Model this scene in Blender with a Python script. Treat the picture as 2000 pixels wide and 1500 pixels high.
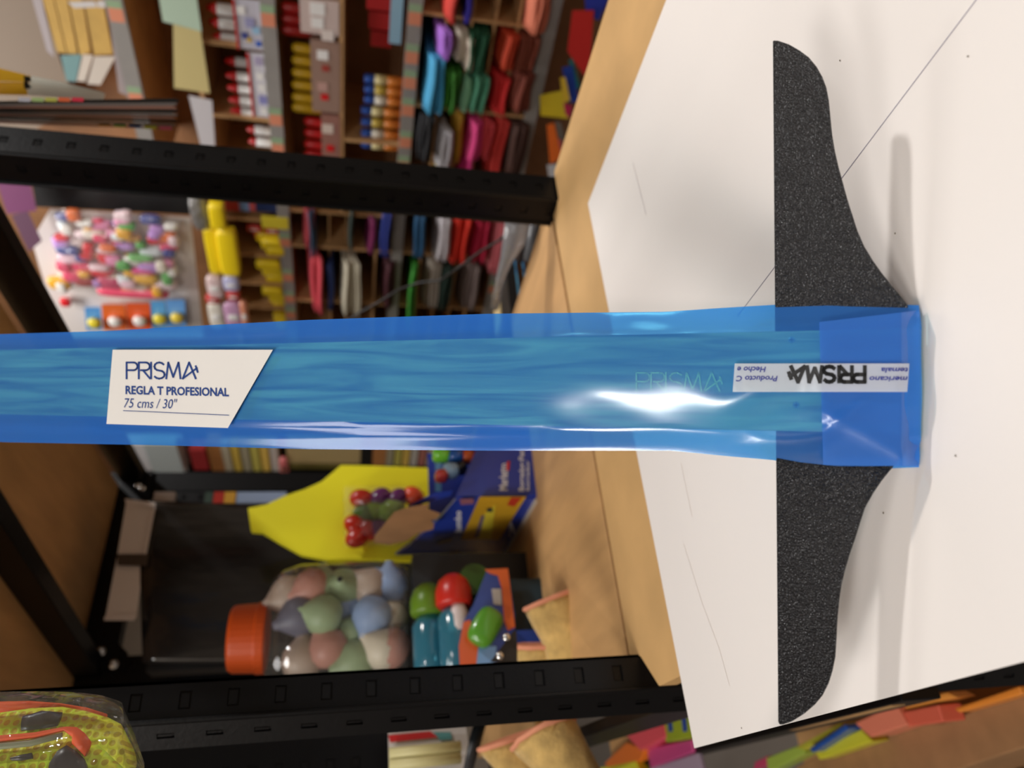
import bpy, bmesh, math, random
from mathutils import Vector, Matrix
random.seed(7)
C = bpy.context.scene.collection
for o in list(bpy.data.objects): bpy.data.objects.remove(o)

# ------------------------------------------------------------------ camera
FPX = 1390.0; CAMH = 0.238
YAW, PIT, ROL = (math.radians(a) for a in (32.0, 12.2, 1.6))
_F0 = Vector((math.sin(YAW), math.cos(YAW), 0)); _R = Vector((math.cos(YAW), -math.sin(YAW), 0)); _Z = Vector((0, 0, 1))
CF = _F0*math.cos(PIT) - _Z*math.sin(PIT); _U = _F0*math.sin(PIT) + _Z*math.cos(PIT)
CR = _R*math.cos(ROL) + _U*math.sin(ROL); CU = _U*math.cos(ROL) - _R*math.sin(ROL)
CAM = Vector((0, 0, CAMH))
cd = bpy.data.cameras.new('camera'); cam = bpy.data.objects.new('camera', cd); C.objects.link(cam)
m = Matrix.Identity(4)
# the photograph was taken with the phone turned on its side: the picture's left is the room's up
for i, v in enumerate((-CU, CR, -CF)): m[0][i], m[1][i], m[2][i] = v
m.translation = CAM; cam.matrix_world = m
cd.sensor_width = 36; cd.lens = FPX/2000*36; cd.clip_start = 0.02
cd.dof.use_dof = True; cd.dof.focus_distance = 0.385; cd.dof.aperture_fstop = 6.4
bpy.context.scene.camera = cam

# ------------------------------------------------------------------ world, lights, exposure
w = bpy.data.worlds.new('world'); bpy.context.scene.world = w; w.use_nodes = True
w.node_tree.nodes['Background'].inputs[0].default_value = (1, .93, .86, 1); w.node_tree.nodes['Background'].inputs[1].default_value = 0.0
def area(name, loc, sx, sy, watts, col=(1, .93, .85), tgt=None):
    l = bpy.data.lights.new(name, 'AREA'); l.shape = 'RECTANGLE'; l.size = sx; l.size_y = sy; l.energy = watts; l.color = col
    o = bpy.data.objects.new(name, l); C.objects.link(o); o.location = loc
    if tgt: o.rotation_euler = (Vector(tgt) - Vector(loc)).to_track_quat('-Z', 'Y').to_euler()
    return o
# the shop's ceiling lamps, all above the picture at ceiling height (about 2.8 m over the floor), facing straight down:
# one to the right throws the head's shadow, one to the left the fainter one, one runs along the aisle,
# and two over the space behind the photographer show as the glints on the sleeve and its folded end
area('ceiling_lamp_right_offscreen', (1.80, -0.25, 1.92), .15, .15, 58, (1, .985, .97))
area('ceiling_lamp_left_offscreen', (-1.15, .45, 1.92), .6, .6, 18, (1, .98, .955))
area('ceiling_lamp_aisle_offscreen', (1.15, 1.5, 1.92), .25, 1.2, 34, (1, .97, .94))
area('ceiling_lamp_behind_offscreen', (-1.20, -1.27, 1.92), .08, .6, 26, (1, .985, .97)).rotation_euler.z = -YAW
area('ceiling_lamp_near_offscreen', (-2.05, -0.45, 1.92), .8, .7, 80, (1, .985, .97))
vs = bpy.context.scene.view_settings
vs.view_transform = 'Standard'; vs.look = 'None'; vs.gamma = 1; vs.use_curve_mapping = False; vs.exposure = -0.63

# ------------------------------------------------------------------ pixel -> place
def ray(x, y): return CF + CR*((750-y)/FPX) - CU*((x-1000)/FPX)
def pz(x, y, z=0.0):
    d = ray(x, y); return CAM + d*((z-CAM.z)/d.z)
def py_(x, y, Y):
    d = ray(x, y); return CAM + d*((Y-CAM.y)/d.y)
def px_(x, y, X):
    d = ray(x, y); return CAM + d*((X-CAM.x)/d.x)
# the long shelf wall across the aisle stands turned a few degrees against the rack
OS = Vector((-.13069, .99142, 0)); ON = Vector((.99142, .13069, 0)); OP = Vector((1.698, 1.311, 0))
def po(x, y, d=0.0):
    r = ray(x, y); P = CAM + r*(((OP + ON*d - CAM).dot(ON))/r.dot(ON)); return (P-OP).dot(OS), P.z
def W(s, d, z): v = OP + OS*s + ON*d; return Vector((v.x, v.y, z))

# ------------------------------------------------------------------ materials
_mats = {}
def mat(name, col, rough=.5, metal=0, spec=.5, var=0., vscale=20., bump=0., bscale=100., bdist=.001, coat=0., stretch=None, trans=0., sheen=0):
    if name in _mats: return _mats[name]
    M = bpy.data.materials.new(name); M.use_nodes = True; nt = M.node_tree; b = nt.nodes['Principled BSDF']
    b.inputs['Base Color'].default_value = (*col, 1); b.inputs['Roughness'].default_value = rough; b.inputs['Metallic'].default_value = metal
    b.inputs['Specular IOR Level'].default_value = spec; b.inputs['Coat Weight'].default_value = coat; b.inputs['Coat Roughness'].default_value = .08
    b.inputs['Sheen Weight'].default_value = sheen
    tc = nt.nodes.new('ShaderNodeTexCoord'); mp = nt.nodes.new('ShaderNodeMapping'); nt.links.new(tc.outputs['Object'], mp.inputs[0])
    if stretch: mp.inputs['Scale'].default_value = stretch
    if var:
        n = nt.nodes.new('ShaderNodeTexNoise'); n.inputs['Scale'].default_value = vscale; n.inputs['Detail'].default_value = 5
        nt.links.new(mp.outputs[0], n.inputs['Vector'])
        r = nt.nodes.new('ShaderNodeValToRGB'); r.color_ramp.elements[0].position = .3; r.color_ramp.elements[1].position = .7
        r.color_ramp.elements[0].color = (*[c*(1-var) for c in col], 1); r.color_ramp.elements[1].color = (*[min(1, c*(1+var)) for c in col], 1)
        nt.links.new(n.outputs['Fac'], r.inputs[0]); nt.links.new(r.outputs[0], b.inputs['Base Color'])
    if bump:
        n2 = nt.nodes.new('ShaderNodeTexNoise'); n2.inputs['Scale'].default_value = bscale; n2.inputs['Detail'].default_value = 3
        nt.links.new(mp.outputs[0], n2.inputs['Vector'])
        bp = nt.nodes.new('ShaderNodeBump'); bp.inputs['Strength'].default_value = bump; bp.inputs['Distance'].default_value = bdist
        nt.links.new(n2.outputs['Fac'], bp.inputs['Height']); nt.links.new(bp.outputs[0], b.inputs['Normal'])
    _mats[name] = M; return M
def film(name, tint, body, fac, rough=.12, spec=.5, bump=0., bscale=40., transl=.35, bdist=.002, stretch=None):
    """thin plastic film: lets tinted light through, scatters some of its own colour, shines"""
    if name in _mats: return _mats[name]
    M = bpy.data.materials.new(name); M.use_nodes = True; nt = M.node_tree; N = nt.nodes; L = nt.links
    b = N['Principled BSDF']; out = N['Material Output']
    b.inputs['Base Color'].default_value = (*body, 1); b.inputs['Roughness'].default_value = rough; b.inputs['Specular IOR Level'].default_value = spec
    t = N.new('ShaderNodeBsdfTransparent'); t.inputs[0].default_value = (*tint, 1)
    tl = N.new('ShaderNodeBsdfTranslucent'); tl.inputs[0].default_value = (*body, 1)
    m0 = N.new('ShaderNodeMixShader'); m0.inputs[0].default_value = transl; L.new(b.outputs[0], m0.inputs[1]); L.new(tl.outputs[0], m0.inputs[2])
    m1 = N.new('ShaderNodeMixShader'); m1.inputs[0].default_value = fac; L.new(t.outputs[0], m1.inputs[1]); L.new(m0.outputs[0], m1.inputs[2])
    g = N.new('ShaderNodeBsdfGlossy'); g.inputs['Roughness'].default_value = rough; g.inputs[0].default_value = (1, 1, 1, 1)
    fr = N.new('ShaderNodeLayerWeight'); fr.inputs[0].default_value = .5
    pw_ = N.new('ShaderNodeMath'); pw_.operation = 'POWER'; pw_.inputs[1].default_value = 4.0; L.new(fr.outputs['Facing'], pw_.inputs[0])
    ma = N.new('ShaderNodeMath'); ma.operation = 'MULTIPLY_ADD'; ma.inputs[1].default_value = .55; ma.inputs[2].default_value = .035; L.new(pw_.outputs[0], ma.inputs[0])
    m2 = N.new('ShaderNodeMixShader'); L.new(ma.outputs[0], m2.inputs[0]); L.new(m1.outputs[0], m2.inputs[1]); L.new(g.outputs[0], m2.inputs[2])
    if bump:
        tc = N.new('ShaderNodeTexCoord'); mp = N.new('ShaderNodeMapping'); L.new(tc.outputs['Object'], mp.inputs[0])
        if stretch: mp.inputs['Scale'].default_value = stretch
        n2 = N.new('ShaderNodeTexNoise'); n2.inputs['Scale'].default_value = bscale; n2.inputs['Detail'].default_value = 2; L.new(mp.outputs[0], n2.inputs['Vector'])
        bp = N.new('ShaderNodeBump'); bp.inputs['Strength'].default_value = bump; bp.inputs['Distance'].default_value = bdist; L.new(n2.outputs['Fac'], bp.inputs['Height'])
        for q in (b, g, fr, tl): L.new(bp.outputs[0], q.inputs['Normal'])
    L.new(m2.outputs[0], out.inputs[0]); _mats[name] = M; return M
def lin(r, g, b):
    return tuple((c/255/12.92 if c <= 10 else ((c/255+.055)/1.055)**2.4) for c in (r, g, b))
def plain(r, g, b, rough=.5, **k): return mat('plain_%d_%d_%d_%d' % (r, g, b, int(rough*100)), lin(r, g, b), rough, **k)

# ------------------------------------------------------------------ geometry helpers (verts, faces in world space)
def J(*parts):
    V, Fc = [], []
    for v, f in parts:
        o = len(V); V += v; Fc += [tuple(i+o for i in q) for q in f]
    return V, Fc
BF = [(0, 3, 2, 1), (4, 5, 6, 7), (0, 1, 5, 4), (1, 2, 6, 5), (2, 3, 7, 6), (3, 0, 4, 7)]
def hexa(p): return [Vector(q) for q in p], list(BF)
def box(x0, x1, y0, y1, z0, z1, M=None):
    v = [Vector(q) for q in ((x0, y0, z0), (x1, y0, z0), (x1, y1, z0), (x0, y1, z0), (x0, y0, z1), (x1, y0, z1), (x1, y1, z1), (x0, y1, z1))]
    if M: v = [M @ q for q in v]
    return v, list(BF)
def obox(s0, s1, d0, d1, z0, z1):          # box on the shelf wall: along it, into it, up
    s0, s1 = max(s0, s1), min(s0, s1)
    return hexa([W(s0, d0, z0), W(s1, d0, z0), W(s1, d1, z0), W(s0, d1, z0), W(s0, d0, z1), W(s1, d0, z1), W(s1, d1, z1), W(s0, d1, z1)])
def basis(d):
    d = Vector(d).normalized(); a = Vector((0, 0, 1)) if abs(d.z) < .9 else Vector((1, 0, 0))
    u = d.cross(a).normalized(); return u, d.cross(u).normalized(), d
def loft(rings, cap0=True, cap1=True, closed=False):
    n = len(rings[0]); V = [Vector(p) for r in rings for p in r]; Fc = []
    R = len(rings)
    for i in range(R if closed else R-1):
        a, b = i*n, ((i+1) % R)*n
        for j in range(n): Fc.append((a+j, a+(j+1) % n, b+(j+1) % n, b+j))
    if cap0 and not closed: Fc.append(tuple(range(n))[::-1])
    if cap1 and not closed: Fc.append(tuple((R-1)*n+j for j in range(n)))
    return V, Fc
def lathe(base, axis, prof, n=16):          # prof: (distance along axis, radius)
    u, v, d = basis(axis); base = Vector(base)
    return loft([[base + d*t + (u*math.cos(2*math.pi*j/n) + v*math.sin(2*math.pi*j/n))*max(r, 1e-5) for j in range(n)] for t, r in prof])
def cyl(a, b, r, r1=None, n=12):
    a = Vector(a); b = Vector(b); return lathe(a, b-a, [(0, r), ((b-a).length, r if r1 is None else r1)], n)
def tube(path, r, n=8, closed=False):
    path = [Vector(p) for p in path]; rings = []; L = len(path); up = None
    for i, p in enumerate(path):
        d = (path[(i+1) % L]-path[i-1]) if closed else (path[min(i+1, L-1)]-path[max(i-1, 0)])
        d.normalize()
        if up is None: up = basis(d)[0]
        up = (up - d*up.dot(d)).normalized(); v = d.cross(up)
        rr = r[i] if isinstance(r, (list, tuple)) else r
        rings.append([p + (up*math.cos(2*math.pi*j/n)+v*math.sin(2*math.pi*j/n))*rr for j in range(n)])
    return loft(rings, closed=closed)
def ellip(c, rx, ry, rz, n=14, m_=9, M=None, pw=1.0):
    c = Vector(c); rings = []
    def sg(t): return math.copysign(abs(t)**pw, t)
    for i in range(m_+1):
        th = math.pi*i/m_; rr = max(math.sin(th), 1e-4)
        ring = []
        for j in range(n):
            ph = 2*math.pi*j/n; q = Vector((rx*sg(rr)*sg(math.cos(ph)), ry*sg(rr)*sg(math.sin(ph)), -rz*sg(math.cos(th))))
            ring.append(c + (M @ q if M else q))
        rings.append(ring)
    return loft(rings)
def prism(poly, f, t0, t1):                 # poly of (a,b); f(a,b,t) -> world
    n = len(poly); V = [f(a, b, t0) for a, b in poly] + [f(a, b, t1) for a, b in poly]
    return V, [tuple(range(n))[::-1], tuple(range(n, 2*n))] + [(i, (i+1) % n, n+(i+1) % n, n+i) for i in range(n)]
def sheetgrid(f, nu, nv):
    V = [f(i/(nu-1), j/(nv-1)) for i in range(nu) for j in range(nv)]
    return V, [(i*nv+j, i*nv+j+1, (i+1)*nv+j+1, (i+1)*nv+j) for i in range(nu-1) for j in range(nv-1)]

# ------------------------------------------------------------------ object helpers
def tag(o, label, cat, group=None):
    o['label'] = label; o['category'] = cat
    if group: o['group'] = group
    return o
def thing(name, label, cat, loc, group=None):
    o = bpy.data.objects.new(name, None); o.empty_display_size = .02; C.objects.link(o); o.location = loc
    return tag(o, label, cat, group)
def mk(name, geo, mt, parent=None, label=None, cat=None, group=None, smooth=False, bevel=0, kind=None, local=False, subd=0, solid=0):
    V, Fc = geo
    me = bpy.data.meshes.new(name)
    if parent is None:
        xs = [v.x for v in V]; ys = [v.y for v in V]; zs = [v.z for v in V]
        org = Vector(((min(xs)+max(xs))/2, (min(ys)+max(ys))/2, min(zs)))
    else:
        p = parent; org = Vector((0, 0, 0))
        if not local:
            while p: org += p.location; p = p.parent
    me.from_pydata([v-org for v in V], [], Fc)
    bm = bmesh.new(); bm.from_mesh(me); bmesh.ops.recalc_face_normals(bm, faces=bm.faces); bm.to_mesh(me); bm.free()
    o = bpy.data.objects.new(name, me); C.objects.link(o)
    me.materials.append(mt)
    if smooth: me.polygons.foreach_set('use_smooth', [True]*len(me.polygons))
    if parent is None: o.location = org
    else: o.parent = parent
    if solid:
        md = o.modifiers.new('thick', 'SOLIDIFY'); md.thickness = solid; md.offset = 0
    if bevel:
        md = o.modifiers.new('bevel', 'BEVEL'); md.width = bevel; md.segments = 2; md.limit_method = 'ANGLE'
    if subd:
        md = o.modifiers.new('sub', 'SUBSURF'); md.levels = subd; md.render_levels = subd
    if label: o['label'] = label
    if cat: o['category'] = cat
    if group: o['group'] = group
    if kind: o['kind'] = kind
    return o
def textgeo(txt, f, x0, x1, y0, y1, shear=0, offset=0., t=0.0):
    """flat lettering fitted into the box x0..x1, y0..y1 of a plane f(a,b,t)"""
    cu = bpy.data.curves.new('t', 'FONT'); cu.body = txt; cu.size = 1; cu.shear = shear; cu.offset = offset; cu.resolution_u = 3
    ob = bpy.data.objects.new('t', cu); C.objects.link(ob); bpy.context.view_layer.update()
    dg = bpy.context.evaluated_depsgraph_get(); me = bpy.data.meshes.new_from_object(ob.evaluated_get(dg))
    V = [v.co.copy() for v in me.vertices]; Fc = [tuple(p.vertices) for p in me.polygons]
    bpy.data.objects.remove(ob); bpy.data.curves.remove(cu); bpy.data.meshes.remove(me)
    ax, bx_ = min(v.x for v in V), max(v.x for v in V); ay, by = min(v.y for v in V), max(v.y for v in V)
    return [f(x0+(v.x-ax)/(bx_-ax)*(x1-x0), y0+(v.y-ay)/(by-ay)*(y1-y0), t) for v in V], Fc
def ribbon(pts, f, wd, t=0.0):
    V, Fc = [], []
    for (a, b), (c, d) in zip(pts, pts[1:]):
        l = math.hypot(c-a, d-b) or 1e-6; ux, uy = (c-a)/l, (d-b)/l; e = wd*.35; nx, ny = -uy*wd/2, ux*wd/2
        o = len(V); a2, b2, c2, d2 = a-ux*e, b-uy*e, c+ux*e, d+uy*e
        V += [f(a2+nx, b2+ny, t), f(a2-nx, b2-ny, t), f(c2-nx, d2-ny, t), f(c2+nx, d2+ny, t)]; Fc.append((o, o+1, o+2, o+3))
    return V, Fc

# ================================================================== MATERIALS IN USE
M_black = mat('black_enamel', (.0025, .0025, .0032), .38, spec=.28, bump=.25, bscale=260, bdist=.0006)
M_mdf = mat('mdf_board', lin(206, 164, 108), .55, var=.10, vscale=14, bump=.1, bscale=300, bdist=.0005)
M_ply = mat('shelf_wood', lin(196, 152, 100), .5, var=.16, vscale=9, stretch=(3.5, .6, 1), bump=.08, bscale=60)
M_wood = mat('pale_pine', lin(196, 152, 104), .55, var=.12, vscale=18, stretch=(1, 1, .4))
M_wood_in = mat('brown_hardboard', lin(150, 106, 70), .6, var=.15, vscale=12)
M_rail = mat('grey_price_rail', lin(150, 146, 142), .4, var=.05)
M_card = mat('cardboard', lin(158, 116, 76), .8, var=.1, vscale=30)
M_white = plain(236, 232, 226, .6)

# ================================================================== THE ROOM
def struct(name, geo, mt): return mk(name, geo, mt, kind='structure')
struct('floor', box(-2.4, 3.2, -2.6, 4.6, -1.0, -.95), mat('grey_floor_tile', lin(120, 112, 104), .4, var=.1, vscale=3))
struct('ceiling', box(-2.4, 3.2, -2.6, 4.6, 1.95, 2.0), mat('ceiling_paint', lin(196, 188, 178), .8, var=.03))
wm = mat('wall_paint', lin(150, 136, 120), .8, var=.04, vscale=4)
struct('wall_far', box(-2.4, 3.2, 4.6, 4.65, -.95, 1.95), wm)
struct('wall_near', box(-2.4, 3.2, -2.65, -2.6, -.95, 1.95), wm)
struct('wall_left', box(-2.45, -2.4, -2.6, 4.6, -.95, 1.95), wm)
struct('wall_right', box(3.2, 3.25, -2.6, 4.6, -.95, 1.95), wm)

# ================================================================== THE RACK WITH THE TABLE BOARD
rack = thing('storage_rack', 'black slotted steel storage rack with brown wooden shelves carrying the white sheet', 'rack', (.38, .9, -.95))
PITCH = .0335
def strip(o, ax, _unused, an, wd, z0, z1, zs, sw, sh, dep, through=False):
    """steel strip with a column of lanced slots: o = foot corner, ax across, an outward normal"""
    V, Fc = [], []
    def q(a, z, n): return Vector(o) + Vector(ax)*a + Vector(an)*n + Vector((0, 0, z))
    def quad(*p): i = len(V); V.extend(p); Fc.append(tuple(range(i, i+4)))
    a0, a1 = (wd-sw)/2, (wd+sw)/2
    quad(q(0, z0, 0), q(a0, z0, 0), q(a0, z1, 0), q(0, z1, 0)); quad(q(a1, z0, 0), q(wd, z0, 0), q(wd, z1, 0), q(a1, z1, 0))
    quad(q(wd, z0, -.0022), q(0, z0, -.0022), q(0, z1, -.0022), q(wd, z1, -.0022)) if not through else None
    quad(q(0, z0, 0), q(0, z1, 0), q(0, z1, -.0022), q(0, z0, -.0022)); quad(q(wd, z0, 0), q(wd, z1, 0), q(wd, z1, -.0022), q(wd, z0, -.0022))
    zc = z0
    ks = [z for z in zs if z0+sh < z < z1-sh]
    for z in ks:
        b0, b1 = z-sh/2, z+sh/2
        quad(q(a0, zc, 0), q(a1, zc, 0), q(a1, b0, 0), q(a0, b0, 0)); zc = b1
        if not through:
            quad(q(a0, b0, 0), q(a1, b0, 0), q(a1, b0, -dep), q(a0, b0, -dep)); quad(q(a0, b1, 0), q(a1, b1, 0), q(a1, b1, -dep), q(a0, b1, -dep))
            quad(q(a0, b0, 0), q(a0, b1, 0), q(a0, b1, -dep), q(a0, b0, -dep)); quad(q(a1, b0, 0), q(a1, b1, 0), q(a1, b1, -dep), q(a1, b0, -dep))
            # the pressed tongue inside the slot
            quad(q(a0+.0012, b0+.0016, -dep*.35), q(a1-.0012, b0+.0016, -dep*.35), q(a1-.0012, b1-.0006, -dep*.2), q(a0+.0012, b1-.0006, -dep*.2))
            quad(q(a0, b0, -dep), q(a1, b0, -dep), q(a1, b1, -dep), q(a0, b1, -dep))
    quad(q(a0, zc, 0), q(a1, zc, 0), q(a1, z1, 0), q(a0, z1, 0))
    return V, Fc
XR, XM, XL, YP = .108, .0805, .064, .600
zref = py_(265, 1370, YP).z
slots = [zref + PITCH*k for k in range(-40, 25)]
mk('post', J(strip((XM, YP, 0), (1, 0, 0), None, (0, -1, 0), XR-XM, -.94, .98, slots, .0125, .0085, .004),
             strip((XR, YP, 0), (0, 1, 0), None, (1, 0, 0), .012, -.94, .98, [], .004, .004, .001),
             cyl((XM, YP-.0008, -.94), (XM, YP-.0008, .98), .0022, n=8)), M_black, rack)
d2 = Vector((XL-XM, .014, 0)); d2n = Vector((-.014, XL-XM, 0)).normalized()
mk('post', strip((XM, YP+.003, 0), d2.normalized(), None, d2n, d2.length, -.94, .98, [z+.012 for z in slots], .004, .012, .002), M_black, rack)
XB, YB = .657, .611
mk('post', J(strip((XB, YB, 0), (1, 0, 0), None, (0, -1, 0), .042, -.94, 1.05, slots, .010, .009, .003),
             strip((XB, YB+.042, 0), (0, -1, 0), None, (-1, 0, 0), .042, -.94, 1.05, [z+.017 for z in slots], .010, .009, .003),
             cyl((XB, YB, -.94), (XB, YB, 1.05), .0022, n=8),
             cyl((XB, YB+.042, -.94), (XB, YB+.042, 1.05), .003, n=8)), M_black, rack)
def lpost(x, y, sx, sy, wd=.045):
    return J(box(min(x, x+sx*wd), max(x, x+sx*wd), y, y+.003, -.94, .98), box(x, x+.003, min(y, y+sy*wd), max(y, y+sy*wd), -.94, .98))
mk('post', J(strip((.618, 1.5, 0), (1, 0, 0), None, (0, -1, 0), .03, -.94, .98, slots, .012, .010, .003), box(.648, .69, 1.498, 1.502, -.94, .98)), M_black, rack)
mk('post', J(strip((.262, 1.47, 0), (1, 0, 0), None, (0, -1, 0), .05, -.94, .98, slots, .012, .009, .003), box(.262, .265, 1.47, 1.52, -.94, .98)), M_black, rack)
mk('post', lpost(.075, -.34, 1, 1), M_black, rack); mk('post', lpost(.66, -.34, 1, 1), M_black, rack)
# boards
def slab(poly, z0, z1): return prism(poly, lambda a, b, t: Vector((a, b, t)), z0, z1)
mk('table_board', slab([(.078, -.36), (.702, -.36), (.702, .606), (.655, .606), (.652, .634), (.112, .622), (.106, .598), (.078, .570)], -.017, -.001), M_mdf, rack, bevel=.001)
mk('shelf_board', slab([(.112, .630), (.652, .643), (.652, .660), (.69, .660), (.69, 1.49), (.10, 1.49), (.10, .640)], -.017, -.0015), M_ply, rack, bevel=.001)
mk('shelf_board', box(.08, .655, .66, 1.49, .716, .730), M_ply, rack)
mk('shelf_board', box(.056, .69, .63, 1.45, -.264, -.25), M_ply, rack)
mk('shelf_board', box(-.02, .69, -.3, 1.45, -.66, -.645), M_ply, rack)
# beams
def beamalong(a, b, wd, z0, z1):
    a = Vector((*a, 0)); b = Vector((*b, 0)); n = (b-a).normalized().cross(_Z)*(wd/2)
    return hexa([a-n+_Z*z0, a+n+_Z*z0, b+n+_Z*z0, b-n+_Z*z0, a-n+_Z*z1, a+n+_Z*z1, b+n+_Z*z1, b-n+_Z*z1])
for nm, g in (('beam', beamalong((.678, .655), (.678, 1.5), .022, .668, .716)), ('beam', beamalong((.442, .66), (.292, 1.47), .03, .672, .716)),
              ('beam', beamalong((.27, 1.485), (.69, 1.505), .03, .655, .716)), ('beam', beamalong((.107, .655), (.655, .655), .02, .672, .716)),
              ('beam', beamalong((.072, .64), (.084, 1.48), .012, -.085, -.02)), ('beam', beamalong((.684, .66), (.684, 1.48), .012, -.06, -.0175)),
              ('beam', beamalong((.112, .629), (.65, .634), .006, -.05, -.0175)), ('beam', beamalong((.70, -.3), (.70, .6), .006, -.05, -.018)),
              ('beam', beamalong((.085, -.3), (.085, .56), .008, -.055, -.018)),
              ('beam', beamalong((.062, .606), (.058, 1.45), .010, -.285, -.243)), ('beam', beamalong((.684, .66), (.684, 1.45), .01, -.29, -.2645)),
              ('beam', beamalong((-.01, -.3), (-.01, 1.45), .010, -.70, -.64))):
    mk(nm, g, M_black, rack, bevel=.0015)
# corner gusset with bright bolt heads at the back, bracket by the left post
M_bolt = mat('zinc_bolt', (.75, .73, .7), .25, metal=1)
def bolts(part, pts, r, nrm):
    for p in pts:
        p = Vector(p); n = Vector(nrm).normalized(); mk('bolt', lathe(p, n, [(-.001, r), (.0015, r), (.003, r*.7), (.0036, .0002)], 10), M_bolt, part, smooth=True)
gp = [py_(x, y, 1.466) for x, y in ((150, 1250), (150, 1310), (250, 1310), (250, 1275), (215, 1240))]
g1 = mk('gusset', J((gp, [(0, 1, 2, 3, 4)])), M_black, rack, solid=.002)
bolts(g1, [py_(x, y, 1.46) for x, y in ((122, 1262), (140, 1256), (158, 1274), (197, 1273), (190, 1299), (222, 1298))], .0085, (-.3, -1, -.3))
gp = [py_(x, y, .74) for x, y in ((1003, 1232), (958, 1292), (1010, 1296), (1010, 1260), (1008, 1232))]
g2 = mk('bracket', (gp, [(0, 1, 2, 3, 4)]), mat('dark_bracket', lin(40, 32, 24), .5), rack, solid=.002)
bolts(g2, [py_(x, y, .737) for x, y in ((989, 1245), (976, 1281))], .0042, (-.1, -1, .1))
bolts(g1, [py_(270, 948, 1.49), py_(278, 955, 1.49)], .007, (-.3, -1, 0))

# ================================================================== THE SHEET OF WHITE PAPER
M_paper = mat('white_paper', lin(240, 233, 227), .6, var=.012, vscale=6, bump=.05, bscale=500, bdist=.0002)
psh = thing('paper_sheet', 'large white sheet of paper with a thin pen line lying on the brown board', 'paper', (.29, .1, -.001))
def paperz(a, b): return 0.0004*math.sin(a*31+b*17)*math.sin(b*23)
mk('sheet', sheetgrid(lambda u, v: Vector((.030+.007*v*0+(.558-.030)*u + .004*(1-v)*(1-u), -.25+(.524-.004*u+.25)*v, -.0002)), 14, 18), M_paper, psh, solid=.0008)
def online(pa, pb, wd, mt, nm='pen_line', n=1):
    a, b = pz(*pa, .0004), pz(*pb, .0004); d = (b-a).normalized(); nn = d.cross(_Z)*wd/2
    mk(nm, ([a-nn, a+nn, b+nn, b-nn], [(0, 1, 2, 3)]), mt, psh)
online((1995, -118), (1440, 618), .00036, plain(120, 112, 140, .6))
online((1236, 318), (1262, 420), .0012, plain(216, 208, 204, .6), 'crease_shade')  # crease in the paper, its shade drawn as a thin grey strip
for a, b in (((1335, 1062), (1372, 1180)), ((1372, 1180), (1405, 1268)), ((1405, 1268), (1425, 1340)), ((1330, 905), (1352, 1010))): online(a, b, .0004, plain(222, 212, 202, .6), 'pencil_mark')
for x, y in ((1725, 1002), (1448, 1422), (1866, 890), (1748, 456), (1640, 118), (1890, 110)):
    p = pz(x, y, .0006); mk('speck', ellip(p, .0005, .0004, .0002, 6, 4), plain(120, 108, 90, .8), psh)

# ================================================================== THE T-SQUARE
TT = .369; D0 = .3655
Tn = (CF - CU*TT).normalized()              # away from the camera
Ts = (CU + CF*TT).normalized()              # up the blade
Tr = CR.copy()
T0 = CAM + CF*D0
def tpix(x, y, n=0.0):                      # pixel on the plane n in front of the ruler's face -> (r, s)
    d = ray(x, y); P0 = T0 - Tn*n; t = (P0-CAM).dot(Tn)/d.dot(Tn); P = CAM + d*t - T0
    return P.dot(Tr), P.dot(Ts)
sb = tpix(1797, 755)[1]
tsq = thing('t_square', 'drafting T-square with black textured head in a blue plastic sleeve standing on the paper', 't-square', (0, 0, 0))
tm = Matrix.Identity(4)
for i, v in enumerate((Tr, Ts, -Tn)): tm[0][i], tm[1][i], tm[2][i] = v
tm.translation = T0 + Ts*sb; tsq.matrix_world = tm
def tl(r, s, n): return Vector((r, s-sb, n))
def tp(x, y, n=0.0): r, s = tpix(x, y, n); return tl(r, s, n)
def fT(x, y, t): return tp(x, y, t)         # pixel-addressed plane of the T-square
# head
hn = -.0035
right = [(1509.5, 78), (1520, 78.5), (1541, 85.5), (1562, 97.5), (1580, 111), (1595, 129), (1607, 150), (1614.5, 171), (1619, 195), (1622, 225), (1625.6, 261), (1631, 294),
         (1638.5, 327), (1646, 354), (1655, 387), (1665.5, 420), (1675, 450), (1688, 480), (1705, 508), (1722, 532), (1742, 557), (1758, 576), (1772, 594), (1781, 615), (1785, 650),
         (1786, 740), (1786, 840), (1780, 870), (1765, 890), (1738, 920), (1722, 940), (1705, 965), (1690, 992), (1680, 1022), (1671.5, 1050), (1661, 1080), (1652, 1110), (1644.5, 1140),
         (1640, 1170), (1637, 1200), (1635, 1230), (1634, 1254), (1632, 1284), (1626.5, 1311), (1619, 1335), (1607, 1359), (1592, 1377), (1571, 1395), (1547, 1410), (1530, 1416), (1523, 1416.5), (1520, 1412)]
hpoly = [tpix(x, y, hn) for x, y in right]
M_head = mat('black_grained_plastic', (.012, .012, .014), .30, spec=.6)
_nt = M_head.node_tree; _tc = _nt.nodes.new('ShaderNodeTexCoord'); _vo = _nt.nodes.new('ShaderNodeTexVoronoi'); _vo.inputs['Scale'].default_value = 1150
_ns = _nt.nodes.new('ShaderNodeTexNoise'); _ns.inputs['Scale'].default_value = 900; _ad = _nt.nodes.new('ShaderNodeMath'); _ad.operation = 'SUBTRACT'
_bp = _nt.nodes.new('ShaderNodeBump'); _bp.inputs['Strength'].default_value = .9; _bp.inputs['Distance'].default_value = .0011
_nt.links.new(_tc.outputs['Object'], _vo.inputs['Vector']); _nt.links.new(_tc.outputs['Object'], _ns.inputs['Vector'])
_nt.links.new(_ns.outputs['Fac'], _ad.inputs[0]); _nt.links.new(_vo.outputs['Distance'], _ad.inputs[1]); _nt.links.new(_ad.outputs[0], _bp.inputs['Height'])
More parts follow.
